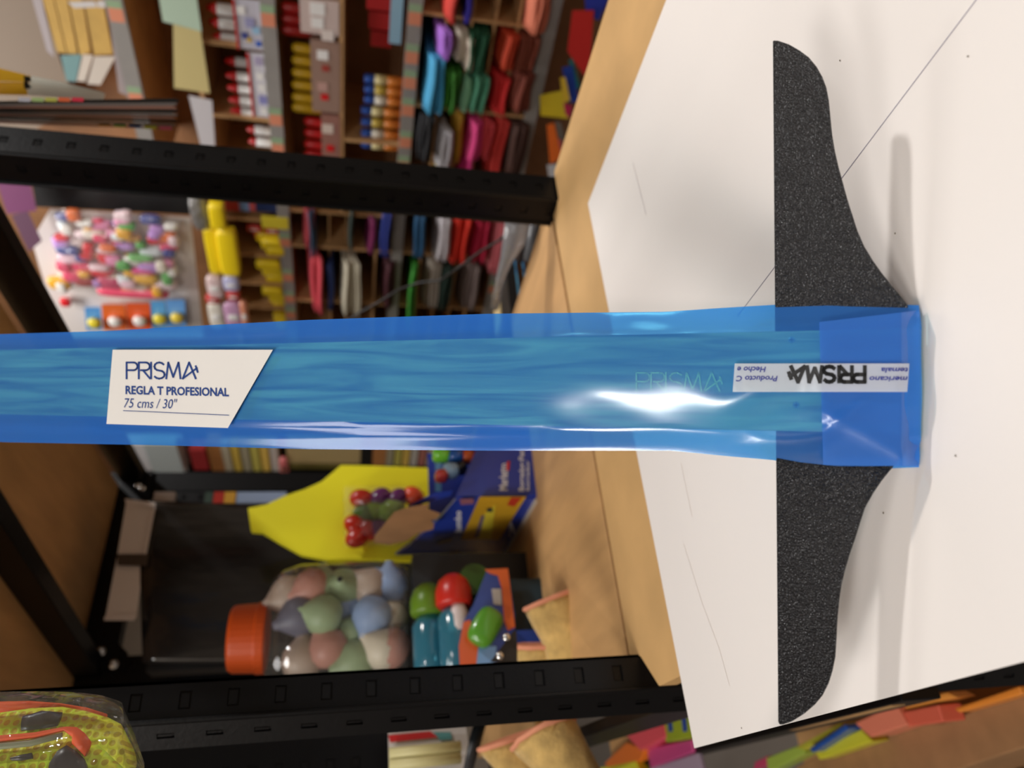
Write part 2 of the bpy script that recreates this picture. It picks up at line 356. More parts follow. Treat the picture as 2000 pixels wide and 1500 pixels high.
_nt.links.new(_bp.outputs[0], _nt.nodes['Principled BSDF'].inputs['Normal'])
mk('head', prism(hpoly, lambda a, b, t: tl(a, b, t), hn-.0055, hn), M_head, tsq, bevel=.0011, local=True)
# ruler
ru = {0: (691.5, 817.5), 600: (671, 825), 950: (660, 828), 1300: (647, 832), 1600: (636, 835)}
rL = sum(tpix(x, b)[0] for x, (a, b) in ru.items())/5; rR = sum(tpix(x, a)[0] for x, (a, b) in ru.items())/5
s_top = sb + .80; s_low = tpix(1775, 735)[1]
def wood_ruler():
    M = mat('greenish_wood_grain', (.30, .36, .22), .45); nt = M.node_tree; N = nt.nodes; L = nt.links; b = N['Principled BSDF']
    tc = N.new('ShaderNodeTexCoord'); mp = N.new('ShaderNodeMapping'); mp.inputs['Scale'].default_value = (1, .07, 1); L.new(tc.outputs['Object'], mp.inputs[0])
    n = N.new('ShaderNodeTexNoise'); n.inputs['Scale'].default_value = 130; n.inputs['Detail'].default_value = 6; n.inputs['Distortion'].default_value = 1.2; L.new(mp.outputs[0], n.inputs['Vector'])
    r = N.new('ShaderNodeValToRGB'); r.color_ramp.elements[0].position = .32; r.color_ramp.elements[1].position = .66
    r.color_ramp.elements[0].color = (.12, .16, .12, 1); r.color_ramp.elements[1].color = (.74, .72, .36, 1)
    L.new(n.outputs['Fac'], r.inputs[0]); L.new(r.outputs[0], b.inputs['Base Color']); return M
mk('blade', prism([(rL, s_low), (rR, s_low), (rR, s_top), (rL, s_top)], lambda a, b, t: tl(a, b, t), -.0033, -.0003), wood_ruler(), tsq, bevel=.0004, local=True)
# stroke lettering for the logo
def arc(cx, cy, rx, ry, a0, a1, n=8): return [(cx+rx*math.cos(math.radians(a0+(a1-a0)*i/n)), cy+ry*math.sin(math.radians(a0+(a1-a0)*i/n))) for i in range(n+1)]
GL = {'P': [[(0, 0), (0, 1), (.42, 1)] + arc(.42, .76, .24, .24, 90, -90) + [(0, .52)]],
      'R': [[(0, 0), (0, 1), (.42, 1)] + arc(.42, .76, .24, .24, 90, -90) + [(.12, .52)], [(.25, .52), (.68, 0)]],
      'I': [[(0, 0), (0, 1)]],
      'S': [arc(.34, .75, .3, .25, 30, 270) + arc(.34, .25, .32, .25, 90, -150)],
      'M': [[(0, 0), (.12, 1), (.42, .1), (.74, 1), (.86, 0)]],
      'A': [[(0, 0), (.38, 1), (.78, 0)], [(0, 0), (.86, .66)], [(.78, .78), (.90, .40)]],
      'i': [[(0, 0), (0, .62)], [(0, .82), (0, 1)]]}
ADV = {'P': .74, 'R': .74, 'I': .16, 'S': .76, 'M': 1.0, 'A': .9, 'i': .22}
def strokes(word, f, x0, x1, yb, yt, wd, t):
    tot = sum(ADV[c] for c in word) - .06; k = (x1-x0)/tot; g = []; a = 0
    for ch in word:
        for pl in GL[ch]: g.append(ribbon([(x0+(a+p[0])*k, yb+(yt-yb)*p[1]) for p in pl], f, wd, t))
        a += ADV[ch]
    return J(*g)
mk('embossed_lettering', strokes('PRISMA', fT, 1243, 1408, 764, 728, 3.2, .0003), mat('gold_glitter', lin(250, 246, 150), .35, metal=.2, bump=.8, bscale=1500, bdist=.0005), tsq, local=True, label='embossed gold lettering PRISMA')
for x, y in ((1555, 791), (1546, 664)):
    c = tp(x, y, -.0007); sc = mk('screw', lathe(c+Vector((0, 0, -.0004)), (0, 0, 1), [(0, .0017), (.0006, .0017), (.0010, .0012), (.0010, .0002)], 16), mat('screw_steel', (.30, .42, .45), .35, metal=.7), tsq, local=True)
    mk('screw_slot', J(box(c.x-.0010, c.x+.0010, c.y-.0002, c.y+.0002, c.z+.0004, c.z+.00075), box(c.x-.0002, c.x+.0002, c.y-.0010, c.y+.0010, c.z+.0004, c.z+.00075)), plain(20, 24, 30, .6), sc, local=True)
# sleeve: a flat tube of blue film
up_e = [(-540, 671), (0, 652), (200, 646), (400, 634.5), (600, 624), (950, 612), (1300, 608), (1400, 601), (1515, 594), (1620, 590), (1660, 592), (1797, 595)]
lo_e = [(-540, 833), (0, 864), (300, 870), (600, 878), (950, 881), (1310, 881), (1410, 891), (1515, 900), (1560, 909), (1630, 917), (1700, 917.5), (1797, 914)]
def interp(tab, x):
    for (a, b), (c, d) in zip(tab, tab[1:]):
        if x <= c: return b+(d-b)*(x-a)/(c-a)
    return tab[-1][1]
NS = 130; NR = 30
def sm(t): t = max(0, min(1, t)); return t*t*(3-2*t)
def sleeve(front):
    V = []
    for i in range(NS):
        x = -540 + (1797+540)*i/(NS-1)
        a = tpix(x, interp(lo_e, x), -.002); b = tpix(x, interp(up_e, x), -.002)
        onhead = sm((x-1470)/40)*(1-sm((x-1784)/10)); near = sm((x-1380)/130)
        for j in range(NR):
            u = j/(NR-1); r = a[0]+(b[0]-a[0])*u; s = a[1]+(b[1]-a[1])*u
            edge = min((r-a[0])/.007, (b[0]-r)/.007, 1); e = sm(edge)
            over = sm((r-rL+.006)/.006)*sm((rR+.006-r)/.006)
            wav = .00035*math.sin(s*55+u*7)+.00025*math.sin(s*140-u*11+1)
            if front:
                bulge = .0016*math.sin(math.pi*u)**.5
                n = -.0042*(1-e) + e*((-.0028+bulge)*(1-over) + (.0005+wav*.3+.0011*math.sin(math.pi*max(0, min(1, (r-rL)/(rR-rL)))))*over) + .0016*near*math.sin(u*19+s*60)*e*(1-over) + .0008*near*e*math.sin(u*13+s*90)
                if over > .5: n = max(n, .0002)
                n = max(n, hn+.0006) if onhead > .5 and u > .02 and u < .98 else n
            else:
                n = -.0048*(1-e) - e*(.0056+.001*over) - onhead*e*.0052 - e*abs(wav)
            V.append(tl(r, s, n))
    return V, [(i*NR+j, i*NR+j+1, (i+1)*NR+j+1, (i+1)*NR+j) for i in range(NS-1) for j in range(NR-1)]
M_film = film('blue_film', (.48, .92, 1.0), (.06, .30, 1.0), .45, rough=.13, spec=.12, transl=.18, bump=.07, bscale=60, bdist=.0015, stretch=(1, .25, 1))
mk('sleeve', sleeve(True), M_film, tsq, smooth=True, local=True, label='blue plastic sleeve front')
mk('sleeve', sleeve(False), M_film, tsq, smooth=True, local=True)
# folded flap at the foot of the sleeve
fq = ((1600, 908), (1600, 629), (1796, 606), (1795, 911))
def flapf(u, v):                            # u down the picture's x, v across
    xa = fq[1][0] + (fq[2][0]-fq[1][0])*u; ya = fq[1][1] + (fq[2][1]-fq[1][1])*u
    xb = fq[0][0]+8 + (fq[3][0]-fq[0][0]-8)*u; yb = fq[0][1] + (fq[3][1]-fq[0][1])*u
    x = xa+(xb-xa)*v; y = ya+(yb-ya)*v
    n = .0026 + .0009*math.exp(-((v-.33-.45*(1-u))/.05)**2)*sm(1-u) + .0009*math.exp(-((v-.62-.36*u)/.06)**2) 
    n = n*(1-sm((u-.82)/.18)) - .0035*sm((u-.82)/.18)
    return tp(x, y, n)
mk('flap', sheetgrid(flapf, 26, 34), film('blue_film_fold', (.25, .55, .9), (.05, .25, .82), .60, rough=.22, transl=.15, bump=.06, bscale=90, bdist=.0015), tsq, smooth=True, local=True, label='folded over end of the blue sleeve')
# paper label
lab = mk('label', prism([(220, 683), (533, 683), (445, 836), (208, 828)], fT, .0026, .0030), mat('label_paper', lin(244, 240, 234), .55, var=.01), tsq, local=True, label='white paper label with blue print')
ink = plain(34, 70, 142, .5)
def fl(x, y, t):                            # print runs slightly downhill on the label
    return tp(x, y+(x-240)*.022, t)
mk('logo', strokes('PRISMA', fT, 247, 384, 739.5, 708, 3.6, .0032), ink, lab, local=True)
mk('lettering', textgeo('REGLA T PROFESIONAL', fl, 245, 447, 770, 753, offset=.028, t=.0032), ink, lab, local=True)
mk('lettering', textgeo('75 cms / 30"', fl, 242, 346, 796, 777, shear=.22, t=.0032), ink, lab, local=True)
mk('rule_line', ribbon([(241, 802), (447, 811)], fT, 1.3, .0032), ink, lab, local=True)
# printed tape
def tapef(u, v):
    x = 1435+(1775-1435)*u; y = 710+(765.5-710)*v + u*(-1 if v < .5 else 1); n = .0021 if u < .45 else .0030
    return tp(x + .8*math.sin(v*40), y, n + .0009*sm((u-.44)/.06)*0)
def tapeN(x): return .0031 + .0012*sm((x-1560)/40) - .0040*sm((x-1752)/40)
def tapef(u, v):
    x = 1435+(1776-1435)*u - 4*v; y = 710+(765.5-710)*v; return tp(x, y, tapeN(x))
tape = mk('tape', sheetgrid(tapef, 40, 6), film('milky_tape', (.75, .85, .88), (.86, .90, .93), .62, rough=.3, transl=.1, bump=.15, bscale=260, bdist=.0006), tsq, smooth=True, local=True, label='strip of printed sticky tape')
def fU(x, y, t): return tp(x, y, tapeN(x)+.0002)
navy = plain(38, 44, 140, .5); blk = plain(14, 14, 16, .45)
mk('lettering', strokes('PRiSMA', fU, 1689, 1543, 716, 746, 7.6, 0), blk, tape, local=True)
mk('lettering', textgeo('Producto C', fU, 1519, 1437, 734, 745, shear=.2, offset=.022), navy, tape, local=True)
mk('lettering', textgeo('Hecho e', fU, 1496, 1440, 716, 727, shear=.2, offset=.022), navy, tape, local=True)
mk('lettering', textgeo('mericano', fU, 1773, 1698, 735, 745, shear=.2, offset=.022), navy, tape, local=True)
mk('lettering', textgeo('temala', fU, 1774, 1721, 718, 728, shear=.2, offset=.022), navy, tape, local=True)

# ================================================================== SHELF WALL ACROSS THE AISLE
org = thing('pigeonhole_shelving', 'long wooden pigeonhole shelving with grey price rails across the aisle', 'shelving', tuple(W(.6, .15, -.95)))
mk('back_panel', obox(-.75, 2.75, .31, .33, -.94, 1.6), M_wood_in, org)
for s in (-.72, 2.7): mk('side_panel', obox(s, s+.02, 0, .31, -.94, 1.6), M_wood, org)
Z3, Z2, Z1, Z0, ZT = -.207, .14, .494, .668, .842
for z in (Z3, Z2, Z1): mk('shelf', obox(-.70, 1.12, .004, .31, z-.028, z-.004), M_wood, org)
for z in (Z3, Z2, Z1): mk('price_rail', obox(-.70, 1.12, -.006, .004, z-.034, z+.002), M_rail, org)
mk('shelf', obox(-.70, 1.12, .0, .31, Z0-.012, Z0), M_wood, org)
mk('shelf', obox(-.70, .30, .004, .31, ZT-.026, ZT-.004), M_wood, org); mk('price_rail', obox(-.70, .30, -.008, .004, ZT-.036, ZT+.004), M_rail, org)
# pigeonholes of the lowest row: upright dividers and thin shelves
for s in (-.53, -.28, -.03, .22, .50, .745, .99): mk('divider', obox(s-.004, s+.004, .0, .31, Z3, Z2-.034), M_wood, org)
ZB = (.046, -.018, -.078, -.138)
for z in ZB: mk('pigeonhole_shelf', obox(-.70, 1.12, .002, .31, z-.006, z), M_wood, org)
# middle row: one plank on the right part, dividers and a plank on the left part
mk('pigeonhole_shelf', obox(-.70, .36, .0, .31, .298, .308), M_wood, org)
for s in (.10, .36, .50, .745, .99): mk('divider', obox(s-.005, s+.005, .0 if s > .3 else .002, .31, Z2, .46 if s > .3 else .298), M_wood, org)
for z in (.197,): mk('pigeonhole_shelf', obox(.36, 1.12, .002, .31, z-.007, z), M_wood, org)
for z in (.29, .345): mk('pigeonhole_shelf', obox(.36, 1.12, .03, .31, z-.004, z), M_wood, org)
for s in (-.136, .064, .28, .41, .556, .68, .795, .91): mk('divider', obox(s-.005, s+.005, .002, .31, Z1, Z0-.012), M_wood, org)
# price tags on the rails: a green and an orange field each
def tags(z, ss, w_=.05):
    for s in ss:
        mk('price_tag', obox(s, s+w_*.35, -.0085, -.0055, z-.032, z), plain(150, 176, 140, .5), org)
        mk('price_tag', obox(s+w_*.35, s+w_, -.0085, -.0055, z-.032, z), plain(222, 142, 110, .5), org)
tags(Z1, (-.25, .02, .11, .45, .60, .70, .78)); tags(ZT, (-.215, .0)); tags(Z2, (-.30, -.20, -.13, -.05, .05, .13)); tags(Z3, (.60,))
mk('price_tag', obox(.385, .43, -.0085, -.0055, Z1-.03, Z1+.05), plain(232, 214, 60, .5), org)

# ------------------------------------------------------------------ loose sheets in the pigeonholes
def sheetstack(cname, rgb, x0, x1, y0, y1, n, droop=.02, d0=-.03, d1=.22):
    (sa, z1_), (sb_, _) = po(x0, y1), po(x0, y0); (_, z0_) = po(x1, (y0+y1)/2)
    z1_ = po(x0, (y0+y1)/2)[1]; th = (z1_-z0_)/n; mt = plain(*rgb, .75)
    for k in range(n):
        zb = z0_ + th*k; dd = random.uniform(-.015, .01); ph = random.uniform(0, 6)
        def f(u, v, zb=zb, dd=dd, ph=ph):
            d = d0+dd+(d1-d0)*u; s = sb_+(sa-sb_)*v
            return W(s, d, zb + th*.5 + .003*math.sin(v*5+ph) - droop*max(0, 1-u*3.2)**2)
        mk('craft_foam_sheet', sheetgrid(f, 7, 6), mt, None, '%s craft foam sheet lying in a pigeonhole of the long shelving' % cname, 'foam sheet', 'craft foam sheets in the pigeonholes', smooth=True, solid=max(.0025, th*.8))
SH = [('sky blue', (70, 160, 205), 828, 852, 100, 208, 4), ('lilac', (165, 105, 205), 850, 866, 45, 100, 2), ('grass green', (60, 130, 40), 868, 893, 128, 206, 4),
      ('light beige', (214, 202, 184), 880, 898, 48, 110, 2), ('ivory', (236, 220, 204), 900, 908, 60, 125, 1), ('bottle green', (36, 96, 66), 914, 948, 52, 128, 5),
      ('pale mint', (150, 210, 170), 894, 903, 142, 208, 1), ('sea green', (80, 150, 118), 912, 936, 135, 206, 4), ('bright red', (214, 40, 40), 955, 976, 140, 212, 3),
      ('orange red', (196, 62, 28), 972, 992, 55, 122, 3), ('terracotta', (138, 66, 46), 1000, 1034, 60, 125, 4), ('rust brown', (128, 58, 42), 990, 1024, 132, 204, 4),
      ('salmon', (214, 120, 92), 1024, 1056, -30, 52, 4), ('vermilion', (205, 60, 48), 866, 877, -40, 30, 1), ('royal blue', (44, 30, 150), 908, 920, -40, 32, 1),
      ('charcoal', (40, 40, 44), 815, 845, 218, 300, 4), ('silver grey', (190, 188, 194), 848, 868, 240, 322, 2), ('mustard', (176, 130, 30), 880, 890, 214, 310, 1),
      ('lemon', (220, 200, 50), 844, 862, 320, 345, 2), ('hot pink', (232, 70, 140), 908, 926, 225, 300, 2), ('magenta', (200, 40, 120), 893, 905, 300, 345, 2),
      ('coral', (226, 74, 82), 932, 946, 228, 300, 2), ('tomato', (214, 60, 54), 952, 972, 228, 345, 2), ('chocolate', (70, 40, 30), 985, 1012, 230, 330, 3),
      ('petrol blue', (34, 84, 124), 808, 830, 408, 488, 2), ('pearl white', (206, 200, 206), 846, 866, 412, 492, 2), ('scarlet', (222, 46, 26), 876, 902, 412, 500, 3),
      ('crimson', (196, 30, 70), 918, 940, 420, 500, 3), ('dusty pink', (196, 96, 104), 952, 968, 422, 520, 2), ('lime green', (66, 160, 56), 798, 812, 512, 625, 2),
      ('stone grey', (160, 150, 138), 824, 848, 504, 588, 4), ('forest green', (22, 48, 38), 856, 880, 508, 590, 3), ('ash grey', (120, 104, 100), 897, 922, 508, 592, 3),
      ('dark red', (142, 40, 48), 588, 604, 395, 472, 2), ('slate blue', (58, 78, 104), 606, 616, 398, 486, 2), ('watermelon red', (208, 72, 84), 600, 620, 490, 600, 3),
      ('navy', (40, 60, 116), 640, 652, 512, 598, 1), ('cream', (206, 198, 176), 664, 694, 500, 602, 6), ('grey green', (62, 74, 68), 682, 690, 395, 480, 1),
      ('plum', (112, 18, 74), 712, 722, 420, 486, 1), ('cobalt', (40, 56, 140), 744, 762, 404, 486, 2), ('maroon', (70, 24, 34), 744, 760, 505, 590, 2)]
for a in SH: sheetstack(a[0], *a[1:], **({'droop': .0} if a[1][0] < 70 else {}))

# ------------------------------------------------------------------ markers standing in the upper row and in the middle row
def marker(x_tip, x_mid, x_bot, y, rp, cap, body, capname, bodyname, where, grp, d=.03, frac=.42):
    s, zt = po(x_tip, y, d); zb = po(x_bot, y, d)[1]; zm = po(x_mid, y, d)[1]
    t = thing('marker', '%s marker with %s cap standing %s' % (bodyname, capname, where), 'marker', tuple(W(s, d, zb)), grp)
    mk('barrel', lathe(W(s, d, zb), (0, 0, 1), [(0, rp*.9), (.003, rp), (zm-zb, rp)], 12), body, t, smooth=True)
    h = zt-zm; mk('cap', lathe(W(s, d, zm), (0, 0, 1), [(0, rp), (h*.45, rp*.86), (h*.55, rp*.62), (h*.85, rp*.55), (h, rp*.2)], 12), cap, t, smooth=True)
RED = plain(206, 30, 34, .35); WHT = plain(238, 236, 234, .35); YEL = plain(214, 176, 30, .4); BLU = plain(44, 92, 190, .4)
def shade(y): return 0
for y, o in ((14, 0), (42, 1), (72, 2)): marker(403+o*5, 424+o*4, 508+o*3, y, .014, RED, WHT, 'red', 'white', 'behind the printed card in the first upper pigeonhole', 'red capped markers')
for i, y in enumerate((118, 146, 170, 194, 215)): marker(438+i*3, 460+i*3, 524+i*2, y, .0125, RED, WHT, 'red', 'white', 'in the second upper pigeonhole', 'red capped markers', d=.02 if i else .07)
for i, y in enumerate((252, 275)): marker(482+i*3, 498+i*3, 541, y, .0125, RED, WHT, 'red', 'white', 'in the third upper pigeonhole', 'red capped markers', d=.04)
def pixbox(x0, x1, y0, y1, d0, d1):
    sa = po((x0+x1)/2, y0, d0)[0]; sb_ = po((x0+x1)/2, y1, d0)[0]; z1_ = po(x0, (y0+y1)/2, d0)[1]; z0_ = po(x1, (y0+y1)/2, d0)[1]
    return obox(sa, sb_, d0, d1, z0_, z1_)
def clearpack(name, label, x0, x1, y0, y1, border, fill, spots, d=.0):
    t = thing(name, label, 'packaging', tuple(W(po(x1, (y0+y1)/2)[0], d, po(x1, (y0+y1)/2, d)[1])))
    mk('card', pixbox(x0, x1, y0, y1, d, d+.004), fill, t)
    mk('border', J(pixbox(x0-1, x0+3, y0, y1, d-.003, d-.0005), pixbox(x1-3, x1+1, y0, y1, d-.003, d-.0005)), border, t)
    for x, y, r, c in spots:
        mk('print_patch', pixbox(x-r, x+r, y-r, y+r, d-.002, d-.0005), c, t)
LG = plain(196, 194, 206, .25, coat=.6)
clearpack('printed_card', 'grey printed card with red edge in front of three red capped markers', 459, 516, 0, 96, RED, LG, [(470, 20, 8, WHT), (478, 70, 6, plain(60, 70, 140)), (486, 78, 4, YEL), (500, 60, 7, plain(150, 190, 220)), (505, 86, 5, BLU), (488, 45, 9, plain(150, 150, 190))])
clearpack('printed_card', 'pale printed card in front of the five red capped markers', 488, 532, 105, 228, RED, plain(214, 212, 222, .25, coat=.6), [(505, 120, 8, plain(170, 160, 190)), (508, 150, 7, WHT), (512, 172, 7, WHT), (514, 196, 8, plain(140, 140, 196)), (516, 218, 6, WHT)])
# middle row cartons with their caps
def cartonrow(label, capmat, capname, carton, x_cap, x_car, x_bot, ys, patches):
    y0, y1 = ys[0]-11, ys[-1]+11
    c = mk('carton', pixbox(x_car, x_bot, y0, y1, -.002, .13), carton, None, label, 'carton')
    for x, y, r, cm in patches: mk('print_patch', pixbox(x-r*1.2, x+r*1.2, y-r, y+r, -.0035, -.0015), cm, c)
    for y in ys:
        s, zt = po(x_cap, y, .04); zb = po(x_car+6, y, .04)[1]
        mk('bottle', lathe(W(s, .04, zb-.03), (0, 0, 1), [(0, .0135), (zt-zb+.018, .0135), (zt-zb+.026, .010), (zt-zb+.03, .004)], 12), capmat, None, '%s topped bottle standing in a carton on the middle shelf' % capname, 'bottle', '%s topped bottles' % capname, smooth=True)
PK = plain(206, 186, 180, .5); TA = plain(152, 122, 108, .55)
cartonrow('pale pink carton of red topped bottles on the middle shelf', plain(168, 26, 26, .4), 'dark red', PK, 548, 586, 662, (12, 34, 56), [(620, 18, 12, WHT), (620, 45, 10, WHT), (640, 70, 10, plain(226, 214, 208))])
cartonrow('tan carton of yellow topped bottles on the middle shelf', YEL, 'yellow', TA, 570, 608, 664, (92, 116, 140, 164, 188, 208), [(630, 108, 9, WHT), (636, 134, 6, plain(160, 60, 50)), (630, 170, 8, plain(190, 150, 140)), (634, 190, 6, RED)])
cartonrow('brown carton of bright red topped bottles on the middle shelf', RED, 'bright red', plain(150, 104, 92, .55), 594, 628, 664, (236, 258, 280, 300), [(640, 252, 9, plain(214, 196, 184)), (645, 290, 6, RED)])
for i, (y0, y1) in enumerate(((-25, 20), (24, 58), (62, 92))):
    mk('red_box', pixbox(716+i*4, 764, y0, y1, .01+.02*i, .15), plain(176, 32, 34, .45), None, 'small red cardboard box in the middle row beside the wooden plank', 'box', 'small red boxes')
mk('display_card', pixbox(762, 786, -20, 86, -.006, -.002), plain(150, 190, 214, .4), None, 'pale blue card in front of small red boxes', 'card')
for i, y in enumerate((152, 172, 192, 214, 236, 258, 280)):
    xt = 712+ (i > 2)*-6
    s, zt = po(xt, y, .03); z1_ = po(xt+20, y, .03)[1]; z2_ = po(xt+44, y, .03)[1]; zb = Z2+.0005
    t = thing('paint_tube', 'blue topped paint bottle with yellow label in the middle row', 'paint bottle', tuple(W(s, .03, zb)), 'blue topped paint bottles')
    mk('base', lathe(W(s, .03, zb), (0, 0, 1), [(0, .0125), (z2_-zb, .0125)], 12), plain(206, 120, 40, .4), t, smooth=True)
    mk('label_band', lathe(W(s, .03, z2_), (0, 0, 1), [(0, .0128), (z1_-z2_, .0128)], 12), (plain(220, 206, 150, .4), plain(196, 170, 70, .4), plain(226, 220, 206, .4))[i % 3], t, smooth=True)
    mk('cap', lathe(W(s, .03, z1_), (0, 0, 1), [(0, .0125), (zt-z1_, .0115), (zt-z1_+.002, .002)], 12), BLU, t, smooth=True)

# ------------------------------------------------------------------ soft yellow packs in the small upper pigeonholes
def pouch(name, label, cat, grp, x0, x1, y0, y1, d, mt, thick=.03, print_=None, pw=.55):
    sa = po((x0+x1)/2, y0, d)[0]; sb_ = po((x0+x1)/2, y1, d)[0]; z1_ = po(x0, (y0+y1)/2, d)[1]; z0_ = po(x1, (y0+y1)/2, d)[1]
    c = W((sa+sb_)/2, d, (z0_+z1_)/2); R = Matrix((OS, ON, _Z)).transposed()
    o = mk(name, ellip(c, abs(sb_-sa)/2, thick/2, (z1_-z0_)/2, 16, 10, R, pw), mt, None, label, cat, grp, smooth=True)
    if print_: mk('print_mark', ellip(c - ON*thick*.46, abs(sb_-sa)*.12, thick*.08, (z1_-z0_)*.28, 8, 6, R, .6), print_, o, smooth=True)
    return o
YP_ = plain(244, 214, 30, .35, coat=.4); INK = plain(60, 56, 20, .6)
for (x0, x1, y0, y1) in ((500, 548, 452, 470), (510, 552, 466, 484), (520, 556, 480, 495), (500, 548, 507, 522), (512, 552, 520, 535), (520, 558, 533, 548), (512, 552, 560, 574), (526, 558, 572, 586), (532, 562, 585, 600), (534, 560, 610, 624), (540, 566, 622, 638)):
    pouch('yellow_pack', 'small bright yellow soft pack in an upper pigeonhole', 'pack', 'yellow packs in the pigeonholes', x0, x1, y0, y1, random.uniform(.0, .03), YP_, .03, None, .35)
for (x0, x1, y0, y1) in ((482, 512, 438, 452), (496, 524, 452, 466), (516, 548, 440, 456)):
    pouch('red_white_pack', 'small red and white pack above the yellow packs', 'pack', 'red and white packs', x0, x1, y0, y1, .02, plain(206, 66, 58, .4), .02, WHT)
for i, (x0, x1, y0, y1) in enumerate(((404, 432, 440, 530), (428, 466, 446, 534), (410, 440, 395, 442))):
    pouch('yellow_bag', 'large bright yellow bag hanging on the front edge of the long shelving', 'bag', 'large yellow bags', x0, x1, y0, y1, -.05-.02*i, YP_, .04, None, .28)
for i, (x0, x1, y0, y1, c) in enumerate(((404, 438, 536, 580, (226, 200, 200)), (436, 468, 538, 566, (190, 190, 226)), (442, 470, 566, 584, (200, 60, 60)), (402, 430, 574, 590, (206, 40, 40)), (408, 440, 588, 640, (232, 226, 214)), (438, 476, 588, 640, (206, 160, 196)), (470, 486, 586, 640, (226, 150, 120)))):
    pouch('glossy_pack', ('pale pink', 'lavender', 'dark red', 'bright red', 'cream', 'mauve', 'peach')[i] + ' glossy pack hanging below the yellow bags', 'pack', None, x0, x1, y0, y1, -.06, plain(*c, .2, coat=.8), .03, WHT)
for i, (x0, x1, y0, y1, c, n_) in enumerate(((438, 466, 378, 412, (190, 60, 56), 'red'), (466, 486, 378, 412, (120, 150, 196), 'light blue'), (486, 498, 378, 412, (206, 90, 90), 'pink'), (498, 540, 378, 414, (36, 52, 96), 'navy'))):
    mk('small_box', pixbox(x0, x1, y0, y1, .0, .1), plain(*c, .4), None, n_ + ' small box standing above the yellow packs', 'box')

# ------------------------------------------------------------------ on top of the shelf wall: envelopes, folders
KR = mat('kraft_paper', lin(196, 160, 84), .7, var=.08, vscale=30)
def panel(name, label, cat, quad, mt, d=0., th=.004, parent=None, grp=None):
    V = []
    for dd in (d, d+th):
        for x, y in quad: s, z = po(x, y, dd); V.append(W(s, dd, z))
    n = len(quad)
    return mk(name, (V, [tuple(range(n))[::-1], tuple(range(n, 2*n))] + [(i, (i+1) % n, n+(i+1) % n, n+i) for i in range(n)]), mt, parent, label, cat, grp)
tray = thing('envelope_tray', 'clear plastic tray of envelopes on the top price rail', 'tray', tuple(W(-.15, .05, ZT)))
panel('tray_front', None, None, ((205, -30), (232, -30), (262, 192), (232, 180)), film('clear_tray', (.9, .9, .93), (.7, .68, .72), .45), -.004, .003, tray)
panel('tray_wall', None, None, ((55, -30), (76, -30), (106, 112), (92, 100)), plain(176, 168, 172, .4), .16, .004, tray)
for i, q in enumerate((((78, -20), (100, -20), (130, 105), (112, 102)), ((102, -20), (128, -20), (152, 107), (132, 105)), ((130, -20), (158, -20), (178, 108), (156, 107)), ((160, -20), (196, -20), (221, 106), (184, 108)))):
    panel('kraft_envelope', 'kraft brown envelope standing in the clear tray', 'envelope', q, KR, .14-.035*i, .006, None, 'kraft envelopes')
for i, q in enumerate((((132, 4), (184, 2), (190, 14), (145, 16)), ((188, 2), (220, 0), (222, 14), (192, 15)))):
    panel('envelope_flap', 'white envelope laid over the kraft envelopes', 'envelope', q, plain(206, 202, 200, .6), .02-.01*i, .004, None, 'white envelopes on top')
panel('teal_card', 'dusty teal card standing beside the white envelopes', 'card', ((118, 108), (160, 106), (148, 160), (130, 158)), plain(112, 150, 152, .6), .10, .006)
for i, q in enumerate((((162, 106), (182, 108), (166, 160), (150, 158)), ((184, 110), (226, 110), (196, 166), (170, 164)))):
    panel('white_envelope', 'off white envelope standing in front of the teal card', 'envelope', q, plain(206, 196, 184, .65), .06-.03*i, .008, None, 'off white envelopes')
panel('grey_backing', 'flat grey brown board standing behind the envelopes', 'board', ((-60, -60), (60, -60), (128, 150), (150, 200), (60, 260), (-60, 260)), plain(142, 126, 110, .6), .20, .01)
panel('folder', 'straw coloured folder propped under the top price rail', 'folder', ((338, 44), (392, 62), (410, 182), (340, 172)), plain(206, 190, 130, .6), -.03, .008)
panel('folder', 'pale mint paper folder above the straw coloured folder', 'folder', ((306, -30), (380, -30), (394, 62), (318, 42)), plain(186, 210, 188, .6), -.03, .008)
panel('white_card', 'bent white card hanging below the straw coloured folder', 'card', ((368, 186), (414, 196), (420, 285), (392, 284)), plain(206, 202, 206, .5), -.03, .006)

# black header board and the hanging toy packs between the posts
panel('header_board', 'black header board above the toy packs', 'board', ((60, 345), (400, 372), (384, 420), (70, 404)), plain(10, 9, 10, .6), -.02, .03)
tb = panel('toy_board', 'white hanging board behind the bagged toys', 'board', ((62, 470), (98, 408), (372, 424), (398, 660), (118, 660)), plain(226, 218, 214, .5), -.03, .01)
TOY = [(240, 214, 220), (226, 236, 240), (250, 240, 226), (240, 200, 214), (232, 70, 110), (96, 180, 90), (240, 180, 60), (90, 170, 226), (236, 120, 60), (196, 150, 220), (222, 50, 60), (70, 80, 150), (240, 236, 230), (236, 150, 190)]
rnd = random.Random(3)
for i in range(84):
    x = rnd.uniform(115, 340); y = rnd.uniform(414, 560) + (x-112)*.05
    rx, ry = rnd.uniform(9, 24), rnd.uniform(5, 11)
    c = rnd.choice(TOY)
    pouch('toy_piece', 'small glossy plastic toy piece inside the clear hanging bag', 'toy', 'toy pieces in the clear bag', x-rx, x+rx, y-ry, y+ry, -.055-.02*rnd.random(), plain(*c, .12, coat=1), .025)
